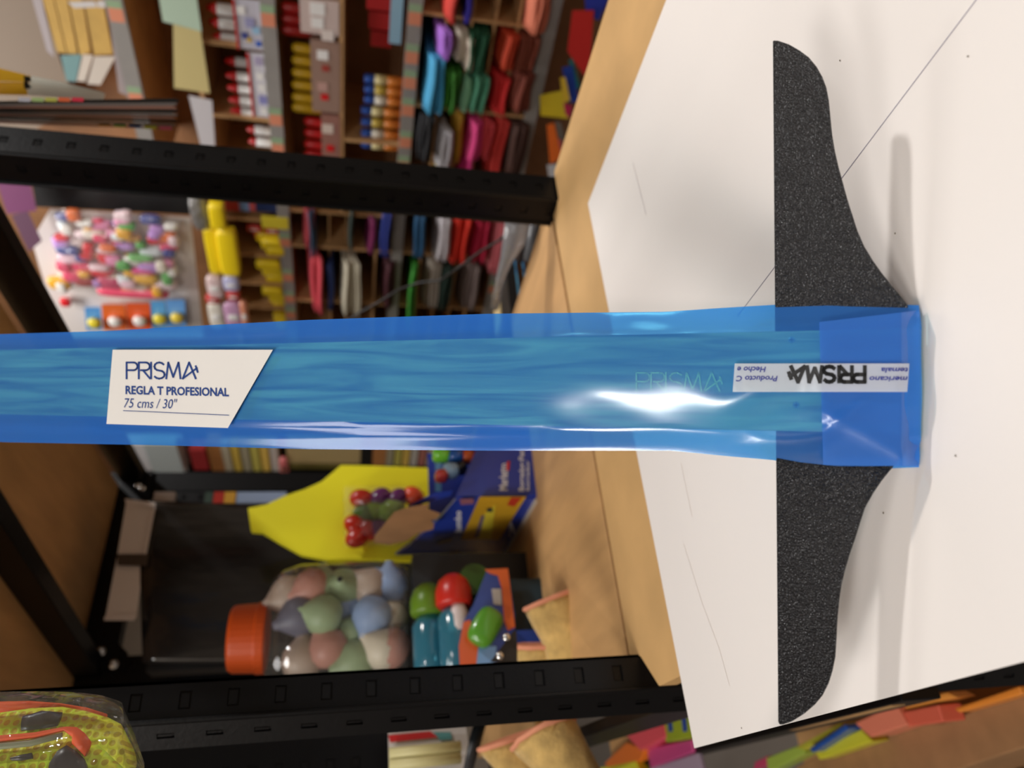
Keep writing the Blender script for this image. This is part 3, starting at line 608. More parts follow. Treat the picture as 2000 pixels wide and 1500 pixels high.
for x0, x1, y0, y1, c in ((190, 330, 563, 578, (236, 90, 120)), (255, 305, 520, 532, (236, 80, 150)), (262, 310, 535, 552, (244, 190, 70)), (250, 300, 496, 508, (130, 200, 120)), (145, 190, 540, 556, (160, 60, 60)), (192, 240, 540, 560, (206, 70, 110))):
    pouch('toy_bar', 'long coloured plastic bar at the bottom of the clear hanging bag', 'toy', 'long toy bars', x0, x1, y0, y1, -.065, plain(*c, .15, coat=1), .03)
(s0, z0_), (s1, z1_) = po(360, 585), po(108, 405)
def bagf(u, v):
    x = 104+(352-104)*u + 14*v; y = 408+18*u + (150)*v; s, z = po(x, y, -.09); k = .02*math.sin(math.pi*u)*math.sin(math.pi*v)
    return W(s, -.088-k+.004*math.sin(u*29+v*13)+.003*math.sin(v*41), z)
M_clear = film('clear_film', (.97, .97, .97), (.9, .9, .9), .10, rough=.14, bump=1.0, bscale=55, bdist=.008)
mk('toy_bag', sheetgrid(bagf, 24, 18), M_clear, None, 'crumpled clear bag of small toys hanging between the posts', 'bag', smooth=True)
for i, (x0, x1, y0, y1, c, b_) in enumerate(((165, 196, 600, 645, (90, 160, 226), (232, 214, 60)), (198, 244, 594, 645, (232, 110, 50), (240, 236, 230)), (246, 292, 592, 645, (232, 96, 50), (240, 236, 232)), (294, 322, 588, 642, (96, 170, 230), (236, 220, 70)), (324, 360, 585, 640, (110, 170, 236), (240, 214, 80)))):
    cc = panel('toy_card', ('light blue', 'amber', 'vermilion', 'azure', 'cornflower blue')[i] + ' blister card hanging in the lowest row of the toy board', 'toy card', ((x0, y0), (x1, y0), (x1+4, y1), (x0+4, y1)), plain(*c, .3, coat=.6), -.06, .004)
    s_, z_ = po((x0+x1)/2+4, (y0+y1)/2+8, -.07); R = Matrix((OS, ON, _Z)).transposed()
    mk('blister', ellip(W(s_, -.072, z_), .022, .012, .02, 14, 8, R, .8), plain(*b_, .15, coat=.8), cc, smooth=True)
for i, (x, y) in enumerate(((112, 556), (128, 590))):
    pouch('red_toy', 'small red capsule toy pinned to the white board edge', 'toy', 'red capsule toys', x-10, x+10, y-7, y+7, -.05, plain(226, 40, 50, .15, coat=1), .02)
panel('purple_sign', 'purple paper sign stuck to the shelf beside the toy board', 'sign', ((-10, 345), (58, 352), (72, 412), (14, 418)), plain(116, 58, 100, .6), -.08, .003)
panel('purple_sign', 'plain plum paper sign below the purple paper sign', 'sign', ((22, 420), (54, 412), (82, 470), (56, 492)), plain(96, 62, 84, .6), -.08, .003)
pouch('grey_bag', 'crinkled grey plastic bag hanging between header board and yellow bags', 'bag', None, 372, 408, 376, 445, -.05, plain(120, 118, 116, .15, coat=1, bump=1, bscale=40, bdist=.01), .05)

# ------------------------------------------------------------------ below the lowest rail: card stock leaning in bins
CS = [('red', (214, 44, 40), ((1118, 20), (1160, 20), (1150, 160), (1108, 100))), ('blue', (44, 62, 180), ((1140, -30), (1200, -30), (1170, 40), (1145, 30))), ('violet', (90, 60, 170), ((1165, -30), (1195, -30), (1182, 20), (1165, 16))),
      ('orange', (238, 106, 60), ((1120, 78), (1130, 76), (1140, 140), (1128, 130))), ('deep blue', (30, 66, 164), ((1098, 132), (1118, 128), (1130, 200), (1112, 200))), ('teal', (40, 120, 120), ((1110, 118), (1118, 114), (1134, 170), (1126, 176))),
      ('yellow', (226, 200, 44), ((1054, 186), (1100, 176), (1112, 232), (1056, 226))), ('golden', (232, 194, 60), ((1094, 152), (1104, 150), (1114, 196), (1100, 200))), ('crimson', (196, 40, 90), ((1100, 200), (1118, 208), (1112, 232), (1104, 222))),
      ('tangerine', (240, 112, 36), ((1068, 244), (1082, 240), (1098, 310), (1074, 320))), ('grey', (120, 112, 104), ((1084, 236), (1096, 240), (1104, 275), (1090, 270))), ('rose', (226, 110, 120), ((1086, 268), (1098, 276), (1096, 300), (1088, 296))),
      ('white', (206, 206, 210), ((1068, 322), (1090, 320), (1086, 350), (1072, 345)))]
for i, (n_, c, q) in enumerate(CS):
    panel('card_stock', n_ + ' card stock sheet leaning in the bin under the lowest rail', 'card stock', q, plain(*c, .5), -.10+.012*(i % 7), .004)

# ------------------------------------------------------------------ far end of the aisle wall, seen through the rack
FAR = [('white_folder', 'tall white folder on the far shelf seen past the blade', (214, 212, 214), (232, 360, 868, 926)), ('grey_folder', 'light grey folder leaning beside the white folder', (186, 196, 196), (290, 352, 868, 926)), ('red_box', 'small red box beside the white folder on the far shelf', (200, 60, 66), (374, 404, 880, 918)),
       ('kraft_box', 'pale kraft box on the far shelf between the pencil boxes', (196, 172, 120), (560, 704, 870, 905)), ('olive_strip', 'olive green strip beside the kraft box on the far shelf', (110, 100, 44), (560, 700, 906, 916)), ('black_box', 'narrow black block beside the far pencil box', (14, 14, 16), (704, 726, 860, 960))]  # the last two are a plain olive strip and a plain black block
FD = -.15
def farbox(x0, x1, y0, y1, d, th): 
    return pixbox(x0, x1, y0, y1, d, d+th)
for n_, l_, c, (x0, x1, y0, y1) in FAR: mk(n_, farbox(x0, x1, y0, y1, FD if 'grey' not in n_ else FD-.055, .05), plain(*c, .5), None, l_, n_.split('_')[1])
PC = [(206, 196, 170), (222, 190, 84), (176, 168, 140), (206, 196, 96), (236, 200, 96), (206, 200, 190), (190, 120, 110)]
for bi, (x0, x1, y0, y1, l_) in enumerate(((408, 546, 868, 920, 'open box of coloured pencils beside the red box on the far shelf'), (728, 850, 868, 912, 'open box of coloured pencils beside the narrow black block on the far shelf'))):
    t = mk('pencil_box', farbox(x0, x0+26, y0, y1, FD, .06), plain(190, 128, 72, .5), None, l_, 'pencil box')
    n_ = 6; st = (x1-x0-26)/n_
    mk('tray', farbox(x0+26, x1, y0-4, y1-4, FD+.03, .03), plain(200, 160, 100, .6), t)
    for k in range(n_): mk('pencil', farbox(x0+27+st*k, x0+27+st*(k+.8), y0, y1, FD, .03), plain(*PC[(k+bi*2) % 7], .4), t)
pouch('pink_eraser', 'pink and dark wrapped eraser at the edge of the far shelf', 'eraser', None, 546, 564, 894, 928, FD-.03, plain(206, 110, 110, .4), .03, INK)
# far shelf they stand on (end bay of the wall)
mk('end_shelf', farbox(232, 724, 924, 960, FD-.01, .2), M_black, org); mk('end_shelf', farbox(724, 1000, 914, 960, FD-.01, .2), M_black, org)

# ================================================================== THINGS ON THE RACK SHELF
Z_S = -.0015
# ------------------------------------------------------------------ blue carton with a torn flap
BY0, BY1 = .868, 1.09
bl = py_(1047, 968, BY0); bx0 = bl.x; bx1 = bx0+.17
ztl = py_(890, 966, BY0).z                     # top of the left front edge
ztr = py_(945, 882, BY0).z
xk = py_(945, 882, BY0).x; slope = (ztl-ztr)/(xk-bx0)
bluebox = thing('blue_carton', 'blue cardboard display carton with torn brown flap standing on the wooden shelf', 'carton', (bx0+.08, .97, Z_S))
B1 = mat('blue_print_card', lin(38, 62, 160), .35, var=.05, vscale=20, coat=.3); B2 = B1
zr = max(.03, ztl - slope*.17)
mk('front_panel', prism([(bx0, Z_S), (bx1, Z_S), (bx1, zr), (bx0, ztl)], lambda a, b, t: Vector((a, t, b)), BY0, BY0+.004), B1, bluebox)
zback = py_(760, 1098, BY1).z
mk('side_panel', prism([(BY0+.004, Z_S), (BY1, Z_S), (BY1, zback-.01), (BY1-.05, zback-.03), (BY0+.06, ztl+.012), (BY0+.004, ztl)], lambda a, b, t: Vector((t, a, b)), bx0-.004, bx0), B2, bluebox)
mk('side_panel', box(bx1-.004, bx1, BY0+.004, BY1, Z_S, .05), B2, bluebox)
mk('back_panel', box(bx0, bx1, BY1-.004, BY1, Z_S, .12), B1, bluebox); mk('bottom_panel', box(bx0, bx1-.004, BY0+.004, BY1-.004, Z_S, Z_S+.003), B1, bluebox)
mk('bottom_lip', box(bx0-.009, bx0-.004, BY0, BY1+.01, Z_S, Z_S+.003), plain(196, 184, 168, .6), bluebox)
def fbx(x, y, t): p = py_(x, y, BY0-.0008-t); return p
bw = plain(232, 232, 236, .5)
mk('lettering', textgeo('Merletto', lambda a, b, t: fbx(b, a, t), 958, 905, 992, 975, offset=.02), bw, bluebox)
mk('lettering', textgeo('Borrador-Pen', lambda a, b, t: fbx(b, a, t), 959, 878, 1024, 1013, offset=.02), bw, bluebox)
mk('lettering', textgeo('borrador', lambda a, b, t: fbx(b, a, t), 958, 900, 1034, 1027, offset=.02), bw, bluebox)
mk('accent_mark', prism([(990, 902), (996, 900), (994, 920), (989, 918)], lambda a, b, t: fbx(a, b, t), 0, .0005), RED, bluebox)
def fsd(x, y, t): return px_(x, y, bx0-.0045-t)
def sdp(name, quad, mt, t=.0): mk(name, prism(quad, fsd, t, t+.0004), mt, bluebox)
sdp('picture_panel', [(937, 970), (1028, 970), (975, 1054), (900, 1054)], plain(206, 160, 40, .4))
sdp('picture_patch', [(998, 972), (1020, 972), (1004, 990), (990, 986)], plain(190, 60, 40, .4), .0006); sdp('picture_patch', [(945, 1005), (968, 985), (960, 1052), (930, 1052)], plain(226, 206, 60, .4), .0006)
sdp('picture_patch', [(940, 1008), (947, 1006), (935, 1050), (926, 1050)], plain(110, 96, 120, .4), .001); sdp('picture_patch', [(950, 994), (962, 992), (962, 1000), (952, 1000)], plain(40, 60, 60, .4), .001)
sdp('emblem', [(898, 975), (924, 974), (926, 984), (900, 986)], plain(150, 96, 110, .4))
mk('lettering', textgeo('Jumbo', lambda a, b, t: fsd(b, a, t), 1042, 998, 905, 888, offset=.03), bw, bluebox)
mk('lettering', textgeo('7', lambda a, b, t: fsd(b, a, t), 1050, 1012, 1006, 995, offset=.03), bw, bluebox)
sdp('emblem', [(876, 1078), (896, 1076), (898, 1092), (880, 1094)], plain(150, 140, 120, .5)); sdp('picture_patch', [(885, 1050), (862, 1054), (850, 1064), (880, 1060)], plain(150, 140, 130, .5))
# torn flap bent outwards
fq_ = [(732, 1046), (770, 1000), (800, 990), (838, 984), (834, 994), (860, 1003), (852, 1014), (842, 1016), (848, 1024), (846, 1034), (815, 1042), (795, 1056), (760, 1064), (730, 1060)]
mk('torn_flap', prism(fq_, lambda a, b, t: px_(a, b, bx0-.022-t), 0, .003), M_card, bluebox)
mk('torn_flap', prism([(795, 988), (850, 962), (884, 958), (880, 968), (840, 980), (800, 992)], lambda a, b, t: px_(a, b, bx0-.010-t), 0, .003), B2, bluebox)
# things inside the blue carton
for i, (x, y, r, c, n_) in enumerate(((862, 888, 13, (110, 190, 50), 'lime green'), (890, 892, 12, (30, 84, 160), 'blue'), (915, 893, 11, (220, 96, 40), 'orange'), (880, 920, 12, (160, 196, 226), 'pale blue'), (900, 915, 9, (24, 26, 30), 'black'), (862, 930, 9, (206, 70, 66), 'red'))):
    P = py_(x, y, BY0+.04); mk('sharpener', ellip(P, r*.0008, .014, r*.0010, 12, 8, None, .6), plain(*c, .25, coat=.5), None, n_ + ' pencil sharpener piled in the blue carton', 'sharpener', smooth=True)
P = py_(856, 905, BY0+.10); mk('blister_pack', prism([(850, 884), (862, 884), (862, 960), (850, 960)], lambda a, b, t: py_(a, b, BY0+.10+t), 0, .004), plain(120, 180, 226, .3), None, 'light blue blister pack standing up in the blue carton', 'blister pack')

# ------------------------------------------------------------------ yellow foam shape
YK = 1.17
yel = [(484, 992), (520, 985), (556, 968), (595, 955), (628, 940), (650, 922), (666, 908), (720, 909), (850, 914), (850, 955), (842, 1000), (842, 1096), (726, 1092), (640, 1092), (588, 1082), (545, 1058), (512, 1038), (490, 1036)]
yy = [(yel[0]), *yel[1:]]
yp = [py_(x, y, YK) for x, y in yel]
ybase = [(p.x, p.z) for p in yp]; xa, xb = min(ybase[10][0], ybase[11][0]), ybase[8][0]
ypoly = ybase[:9] + [(ybase[8][0], Z_S), (ybase[11][0], Z_S)] + ybase[11:]
mk('foam_shape', prism(ypoly, lambda a, b, t: Vector((a, t, b)), YK, YK+.014), mat('yellow_foam', lin(253, 246, 36), .5, var=.01), None, 'bright yellow foam board cut in a bottle shape behind the blue carton', 'foam board', bevel=.001)
# clear pouch of coloured plastic eggs in front of it
eg = [(706, 974, 'red', (206, 50, 34)), (742, 972, 'purple', (112, 44, 110)), (776, 974, 'purple', (112, 44, 110)), (808, 970, 'orange red', (240, 84, 50)), (712, 1004, 'green', (96, 130, 60)), (730, 1000, 'lime', (140, 176, 56)), (752, 1004, 'lime', (150, 196, 70)), (768, 992, 'lime', (160, 196, 90)), (694, 1026, 'red', (220, 50, 30)), (718, 1036, 'red', (206, 50, 34)), (736, 1034, 'purple', (112, 44, 110)), (698, 1050, 'red', (206, 50, 34))]
for i, (x, y, n_, c) in enumerate(eg):
    P = py_(x, y, YK-.03); R = Matrix.Rotation(random.uniform(-.8, .8), 3, 'Y')
    mk('plastic_egg', ellip(P, .0165, .0165, .0205, 14, 10, R), plain(*c, .25, coat=.6), None, '%s plastic egg in the clear pouch on the yellow foam board' % n_, 'plastic egg', 'plastic eggs in the clear pouch', smooth=True)
mk('clear_pouch', sheetgrid(lambda u, v: py_(672+150*u, 950+118*v, YK-.052+.045*(2*max(abs(u-.5), abs(v-.5)))**3+.002*math.sin(u*30+v*20)), 16, 14), M_clear, None, 'clear pouch of coloured eggs hung on the yellow foam board', 'pouch', smooth=True)

# ------------------------------------------------------------------ big jar of squeeze toys with orange lid on a dark carton
JY = 1.03
jl = py_(800, 1232, JY); jc = Vector((jl.x, JY, jl.z)); jtop = py_(522, 1232, JY).z; ltop = py_(452, 1232, JY).z
jr = (py_(660, 1096, JY) - py_(660, 1232, JY)).length*.98
lr = (py_(487, 1166, JY) - py_(487, 1232, JY)).length*.98
mk('dark_carton', box(jc.x-.115, jc.x+.085, JY-.07, JY+.09, Z_S, jc.z), mat('dark_carton_print', lin(34, 38, 42), .5, var=.3, vscale=15), None, 'dark carton under the jar with the orange lid', 'carton')
jar = thing('candy_jar', 'clear plastic jar with orange lid full of pastel squeeze toys', 'jar', tuple(jc))
H = jtop-jc.z
M_jar = film('jar_plastic', (.95, .95, .93), (.8, .8, .76), .05, rough=.06)
prof = [(0, jr*.80), (.004, jr*.88), (.015, jr*.96), (.03, jr), (H*.55, jr), (H*.78, jr*.985), (H*.9, jr*.92), (H*.97, jr*.80), (H, lr*.94)]
V, Fc = lathe(jc, (0, 0, 1), prof, 36); mk('jar_body', (V, Fc[:-1]), M_jar, jar, smooth=True)
M_lid = mat('orange_lid', lin(214, 84, 26), .4)
h2 = ltop-jtop
mk('lid', lathe(jc+Vector((0, 0, jtop-jc.z)), (0, 0, 1), [(0, lr*1.03), (h2*.25, lr*1.04), (h2*.27, lr), (h2*.9, lr*.97), (h2, lr*.90), (h2*1.001, .001)], 36), M_lid, jar, smooth=False, bevel=.001)
PAST = {'sage green': (158, 180, 140), 'powder blue': (150, 176, 220), 'ivory': (226, 216, 196), 'dusty pink': (196, 140, 126), 'beige': (190, 170, 156), 'slate': (110, 110, 130)}
bul = [(672, 1118, 'sage green', 1, 0), (630, 1118, 'sage green', 0, 0), (735, 1145, 'powder blue', 1, 0), (720, 1108, 'beige', 0, 1), (606, 1150, 'dusty pink', 0, 2), (668, 1172, 'powder blue', 0, 1.2), (725, 1205, 'powder blue', 0, 2.8), (770, 1130, 'powder blue', 0, 0), (785, 1200, 'ivory', 0, .3), (628, 1200, 'sage green', 0, 1.4), (580, 1205, 'slate', 0, 2), (686, 1245, 'sage green', 0, 2.6), (745, 1265, 'ivory', 0, 1), (640, 1262, 'dusty pink', 0, .5), (590, 1285, 'beige', 0, 0), (790, 1262, 'dusty pink', 0, 1), (690, 1290, 'sage green', 0, 2), (560, 1165, 'beige', 0, 2)]
for i, (x, y, n_, eye, ro) in enumerate(bul):
    dep = JY - jr*.45 + (i % 3)*.012
    P = py_(x, y, dep); 
    q = Vector((P.x-jc.x, P.y-JY)); 
    if q.length > jr-.032: q *= (jr-.032)/q.length; P = Vector((jc.x+q.x, JY+q.y, P.z))
    P.z = max(P.z, jc.z+.030)
    mt = plain(*PAST[n_], .45); ax = Vector((math.cos(ro), -.25, math.sin(ro))) if not eye else Vector((.05, -1, .15))
    R_ = .027
    t = mk('squeeze_toy', lathe(P-ax.normalized()*R_, ax, [(0, .001), (.002, R_*.45), (R_*.3, R_*.80), (R_*.8, R_), (R_*1.3, R_*.9), (R_*1.7, R_*.55), (R_*2.0, R_*.28), (R_*2.2, R_*.2), (R_*2.22, .001)], 18), mt, None, '%s drop shaped squeeze toy in the clear jar' % n_, 'squeeze toy', 'squeeze toys in the jar', smooth=True)
    if eye: mk('hole_shade', lathe(P+ax.normalized()*R_*1.21, ax, [(0, .004), (.0006, .004), (.0007, .0002)], 12), plain(20, 22, 26, .6), t)  # dark disc: the shade inside the opening is put in by colour

# ------------------------------------------------------------------ bottles lying in front of the dark carton, blister card, gloves
mk('low_carton', box(.13, .262, .895, .955, Z_S, .072), mat('dark_teal_print', lin(22, 44, 54), .5, var=.3, vscale=25), None, 'low dark teal carton under the lying glue bottles', 'carton')
M_teal = film('teal_bottle', (.35, .75, .85), (.08, .35, .48), .55, rough=.15)
def lyingbottle(px, py2, Y, length, capm, label, noz=None):
    c = py_(px, py2, Y); t = thing('glue_bottle', label, 'bottle', (c.x-length/2, Y, c.z-.021))
    mk('bottle_body', lathe((c.x-length, Y, c.z), (1, .05, .0), [(0, .012), (.003, .019), (length*.55, .021), (length*.68, .012)], 18), M_teal, t, smooth=True)
    mk('cap', lathe((c.x-length*.34, Y, c.z), (1, .05, .0), [(0, .0205), (.004, .023), (.020, .023), (.032, .019), (.040, .010), (.042, .001)], 18), capm, t, smooth=True)
    if noz: mk('nozzle', lathe((c.x-length*.34-.03, Y-.006, c.z-.004), (1, -.1, 0), [(0, .013), (.02, .0125), (.04, .004)], 12), noz, t, smooth=True)
lyingbottle(835, 1140, .925, .12, plain(96, 130, 30, .35), 'teal glue bottle with olive green cap lying on the low carton')
lyingbottle(884, 1122, .895, .12, plain(196, 40, 26, .35), 'teal glue bottle with red cap lying in front of the low carton', plain(206, 190, 186, .4))
mk('green_roll', lathe(py_(925, 1135, .905)-Vector((.0, .01, 0)), (0, 1, 0), [(0, .012), (0, .020), (.02, .020), (.02, .012)], 20), plain(60, 104, 26, .4), None, 'green ring shaped roll beside the red capped bottle', 'tape roll', smooth=False)
CY = .875
def cardp(name, q, mt, parent, t0, t1): return mk(name, prism(q, lambda a, b, t: py_(a, b, CY-t), t0, t1), mt, parent)
bc_ = thing('blister_card', 'orange and blue blister card with green sharpener standing on the shelf', 'blister card', (py_(960, 1200, CY).x, CY, Z_S))
cardp('card', [(952, 1112), (992, 1110), (1006, 1200), (1006, 1232), (985, 1300), (898, 1300), (896, 1260), (905, 1215), (925, 1180), (940, 1140)], plain(40, 66, 140, .35, coat=.4), bc_, -.002, 0)
mk('card_foot', box(py_(985, 1300, CY).x, py_(1000, 1232, CY).x, CY, CY+.002, Z_S, py_(1003, 1240, CY).z), plain(40, 66, 140, .35, coat=.4), bc_)
cardp('orange_band', [(946, 1112), (992, 1110), (1006, 1225), (992, 1232), (985, 1215), (980, 1150), (972, 1124), (956, 1120)], plain(214, 96, 40, .35, coat=.4), bc_, .0003, .0012)
cardp('orange_band', [(896, 1262), (905, 1215), (918, 1210), (926, 1240), (934, 1262), (930, 1300), (898, 1300)], plain(220, 92, 40, .35, coat=.4), bc_, .0003, .0012)
cardp('pale_stripe', [(934, 1262), (950, 1262), (970, 1262), (966, 1300), (930, 1300)], plain(120, 160, 206, .35, coat=.4), bc_, .0003, .001)
cardp('bar_code', [(960, 1150), (978, 1150), (980, 1182), (964, 1180)], plain(190, 184, 176, .5), bc_, .0003, .001)
P = py_(948, 1225, CY-.012); mk('sharpener', ellip(P, .024, .013, .017, 16, 10, Matrix.Rotation(.6, 3, 'Y'), .65), plain(86, 150, 40, .3, coat=.6), bc_, smooth=True)
GLV = mat('suede_leather', lin(200, 164, 96), .9, var=.22, vscale=60, bump=.5, bscale=320, bdist=.002, sheen=.3); GLE = plain(226, 150, 116, .85)
def glove(label, base, dirv, widthv, L, wd, grp=None, open_=.5):
    """work glove: open cuff at the base end, palm, four fingers and a thumb"""
    d = Vector(dirv).normalized(); wv = Vector(widthv).normalized(); nv = d.cross(wv).normalized(); b = Vector(base)
    t = thing('work_glove', label, 'glove', tuple(b), grp)
    def ring(s, w_, h_, off=0, n=20): return [b + d*s + wv*(w_*math.cos(2*math.pi*j/n)*(1+.05*math.sin(3*j))) + nv*(h_*math.sin(2*math.pi*j/n)+.0015*math.sin(j*2.3+s*300)) for j in range(n)]
    cu = [ring(L*f, wd*a, wd*open_*k) for f, a, k in ((0, .56, 1.0), (.06, .55, .92), (.16, .50, .8), (.28, .44, .62), (.36, .42, .5), (.48, .46, .46), (.60, .49, .42), (.68, .46, .34))]
    mk('glove_body', loft(cu, cap0=False), GLV, t, smooth=True, solid=.0018)
    mk('binding', tube(cu[0], .0028, 8, closed=True), GLE, t, smooth=True)
    for k in range(4):
        o = b + d*L*.62 + wv*wd*(-.36+.24*k); l = L*(.30, .36, .38, .32)[k]
        mk('finger', tube([o, o+d*l*.5+nv*.002, o+d*l*.9, o+d*l], [wd*.13, wd*.125, wd*.105, wd*.03], 10), GLV, t, smooth=True)
    o = b + d*L*.42 + wv*wd*.40; mk('thumb', tube([o-wv*.01, o+(d+wv*.8)*L*.12, o+(d*1.4+wv*.9)*L*.2, o+(d*1.5+wv*.9)*L*.22], [wd*.15, wd*.14, wd*.11, wd*.03], 10), GLV, t, smooth=True)
    return t
p1 = py_(1072, 1172, .80)
glove('tan suede work glove lying on the shelf, its cuff beside the left post', (p1.x, p1.y, p1.z), (-1, .12, -.28), (.25, -.55, -1), .13, .052, None, .30)
p2 = py_(1045, 1262, .83)
glove('tan suede work glove lying behind the left post beside the blister card', (p2.x, p2.y, p2.z), (-1, .25, -.2), (.1, .3, 1), .10, .045, None, .35)
for i, (x, y, Yd, lab_) in enumerate(((1062, 1430, .80, 'tan suede work glove hanging outside the rack, its round cuff open'), (995, 1440, .84, 'tan suede work glove hanging behind the open cuffed glove'))):
    P = py_(x, y, Yd); glove(lab_, (P.x-.002-.03*i*0, P.y, P.z), (-.55, -.1+.2*i, -.35), (.25, .2, -1), .15, .062, None, .55 if i == 0 else .3)

# ------------------------------------------------------------------ black packs with a white header, small packs at the back
KY = 1.36
bq = [(296, 984), (470, 990), (560, 1000), (600, 1080), (600, 1320), (290, 1320), (268, 1210)]
M_gloss = mat('black_poly', (.012, .011, .011), .16, spec=.8, bump=.35, bscale=14, bdist=.012, stretch=(1, 1, .3))
bk = thing('black_pack', 'black glossy wrapped pack with white header standing at the back of the shelf', 'pack', (py_(500, 1100, KY).x, KY, Z_S))
def bpf(u, v):
    a = py_(285+(640-285)*u, (986+14*u)*(1-v) + 1300*v, KY); return Vector((a.x, KY-.02-.02*math.sin(math.pi*v)+.0015*math.sin(v*11+u*3), a.z))
mk('wrapped_body', sheetgrid(bpf, 16, 30), M_gloss, bk, smooth=True, solid=.004)
pb = [py_(x, y, KY) for x, y in ((300, 990), (640, 1000))]
mk('inner_block', box(py_(500, 1300, KY).x, py_(500, 992, KY).x-.004, KY, KY+.05, Z_S, py_(320, 1100, KY).z), plain(14, 13, 13, .5), bk)
hd = [(247, 978), (302, 986), (283, 1085), (266, 1208), (205, 1210), (228, 1090)]
mk('white_header', prism(hd, lambda a, b, t: py_(a, b, KY-.03-t), 0, .012), plain(226, 216, 208, .4), bk)
for q in ([(244, 974), (304, 982), (302, 990), (246, 984)], [(204, 1204), (266, 1200), (262, 1212), (203, 1212)], [(296, 988), (304, 988), (286, 1082), (279, 1082)]):
    mk('header_rim', prism(q, lambda a, b, t: py_(a, b, KY-.032-t), 0, .014), plain(226, 216, 210, .35), bk)
mk('dark_band', prism([(228, 1082), (291, 1082), (287, 1106), (230, 1104)], lambda a, b, t: py_(a, b, KY-.034-t), 0, .014), plain(70, 58, 48, .5), bk)
for x0, x1, c, n_ in ((300, 344, (196, 186, 180), 'white'), (400, 420, (60, 80, 70), 'dark green'), (416, 440, (196, 50, 36), 'red'), (438, 462, (226, 170, 60), 'amber'), (462, 560, (160, 180, 214), 'pale blue')):
    A = py_(x0, 986, 1.44); B = py_(x1, 966, 1.44)
    mk('small_pack', box(min(A.x, B.x), max(A.x, B.x)+.002, 1.43, 1.445, B.z, A.z), plain(*c, .3, coat=.4), None, n_ + ' small pack hanging behind the glossy black pack', 'pack')

# black box with two pale blue markers, grey bags
KB = pz(1062, 600).y
def at(x, y, Y): return py_(x, y, Y)
bb = thing('black_box', 'black printed box with two pale blue marker pictures on the shelf', 'box', (at(1030, 560, .90).x, .90, Z_S))
A, B = at(1002, 508, .90), at(1064, 640, .90)
mk('box_body', box(B.x-.03, A.x, .90, .96, Z_S, A.z), plain(20, 19, 21, .4, coat=.3), bb)
for x0, x1 in ((1004, 1016), (1019, 1032)):
    a, b = at(x0, 508, .899), at(x1, 582, .899); r = abs(a.z-b.z)/2
    mk('printed_marker', J(box(b.x+r, a.x, .8985, .8998, b.z, a.z), lathe((b.x+r, .8998, (a.z+b.z)/2), (0, -1, 0), [(0, r), (.0012, r)], 14)), plain(90, 164, 200, .4), bb)
    a2 = at(x0, 534, .898); mk('marker_tip', box(a2.x, a.x-.0002, .8982, .8988, b.z+.0005, a.z-.0005), plain(36, 124, 176, .4), bb)
mk('print_patch', box(at(1045, 540, .899).x, at(1045, 515, .899).x, .8985, .8998, at(1052, 530, .9).z, at(1036, 530, .9).z), plain(120, 110, 108, .5), bb)
mk('print_patch', box(at(1045, 605, .899).x, at(1045, 592, .899).x, .8985, .8998, at(1050, 600, .9).z, at(1032, 600, .9).z), plain(206, 190, 160, .5), bb)
mk('kraft_block', box(at(990, 600, .97).x-.03, at(990, 545, .97).x, .97, 1.02, Z_S, at(982, 560, .97).z), plain(196, 172, 124, .6), None, 'pale kraft block behind the black printed box', 'block')
M_gbag = film('grey_bag', (.7, .7, .72), (.5, .5, .52), .5, rough=.12, bump=.8, bscale=50, bdist=.004)
def stripbag(name, label, pts, r, X, mt=M_gbag):
    mk(name, tube([px_(x, y, X) for x, y in pts], r, 10), mt, None, label, 'bag', smooth=True)
stripbag('silver_bag', 'twisted silver grey plastic bag hanging by the right post', [(1012, 425), (1004, 470), (990, 505), (978, 540), (966, 600)], [.018, .017, .010, .007, .007], .70)
stripbag('grey_tube', 'grey plastic tube leaning beside the silver bag', [(1050, 425), (1042, 470), (1032, 505)], [.010, .010, .008], .74, plain(110, 112, 116, .3))
stripbag('dark_grey_tube', 'dark grey plastic tube between the silver bag and the grey tube', [(1030, 425), (1024, 470), (1014, 510)], [.008, .008, .006], .76, plain(70, 60, 60, .3))
# cable and the white paper cone at the right post
cb = [(1074, 352), (1040, 380), (1008, 410), (1000, 440), (975, 470), (940, 490), (900, 520), (860, 548), (820, 552), (780, 565), (740, 590), (700, 612), (660, 640)]
mk('cable', tube([px_(x, y, .80+.004*i) for i, (x, y) in enumerate(cb)], .0022, 8), plain(18, 16, 16, .4), None, 'thin black cable hanging from the right post', 'cable', smooth=True)
cn = [py_(x, y, .663) for x, y in ((616, 390), (738, 398), (732, 420), (726, 424))]
mk('paper_cone', loft([[cn[0]]*1 + [cn[0]]*0 if False else [cn[0]+Vector((0, .001*math.cos(a), .001*math.sin(a))) for a in [k*math.pi/5 for k in range(10)]], [(cn[1]+cn[3])/2 + Vector((.008*math.cos(a), .008*math.cos(a), .005*math.sin(a))) for a in [k*math.pi/5 for k in range(10)]]]), plain(226, 218, 206, .6), None, 'rolled white paper cone sticking out behind the right post', 'paper', smooth=True)

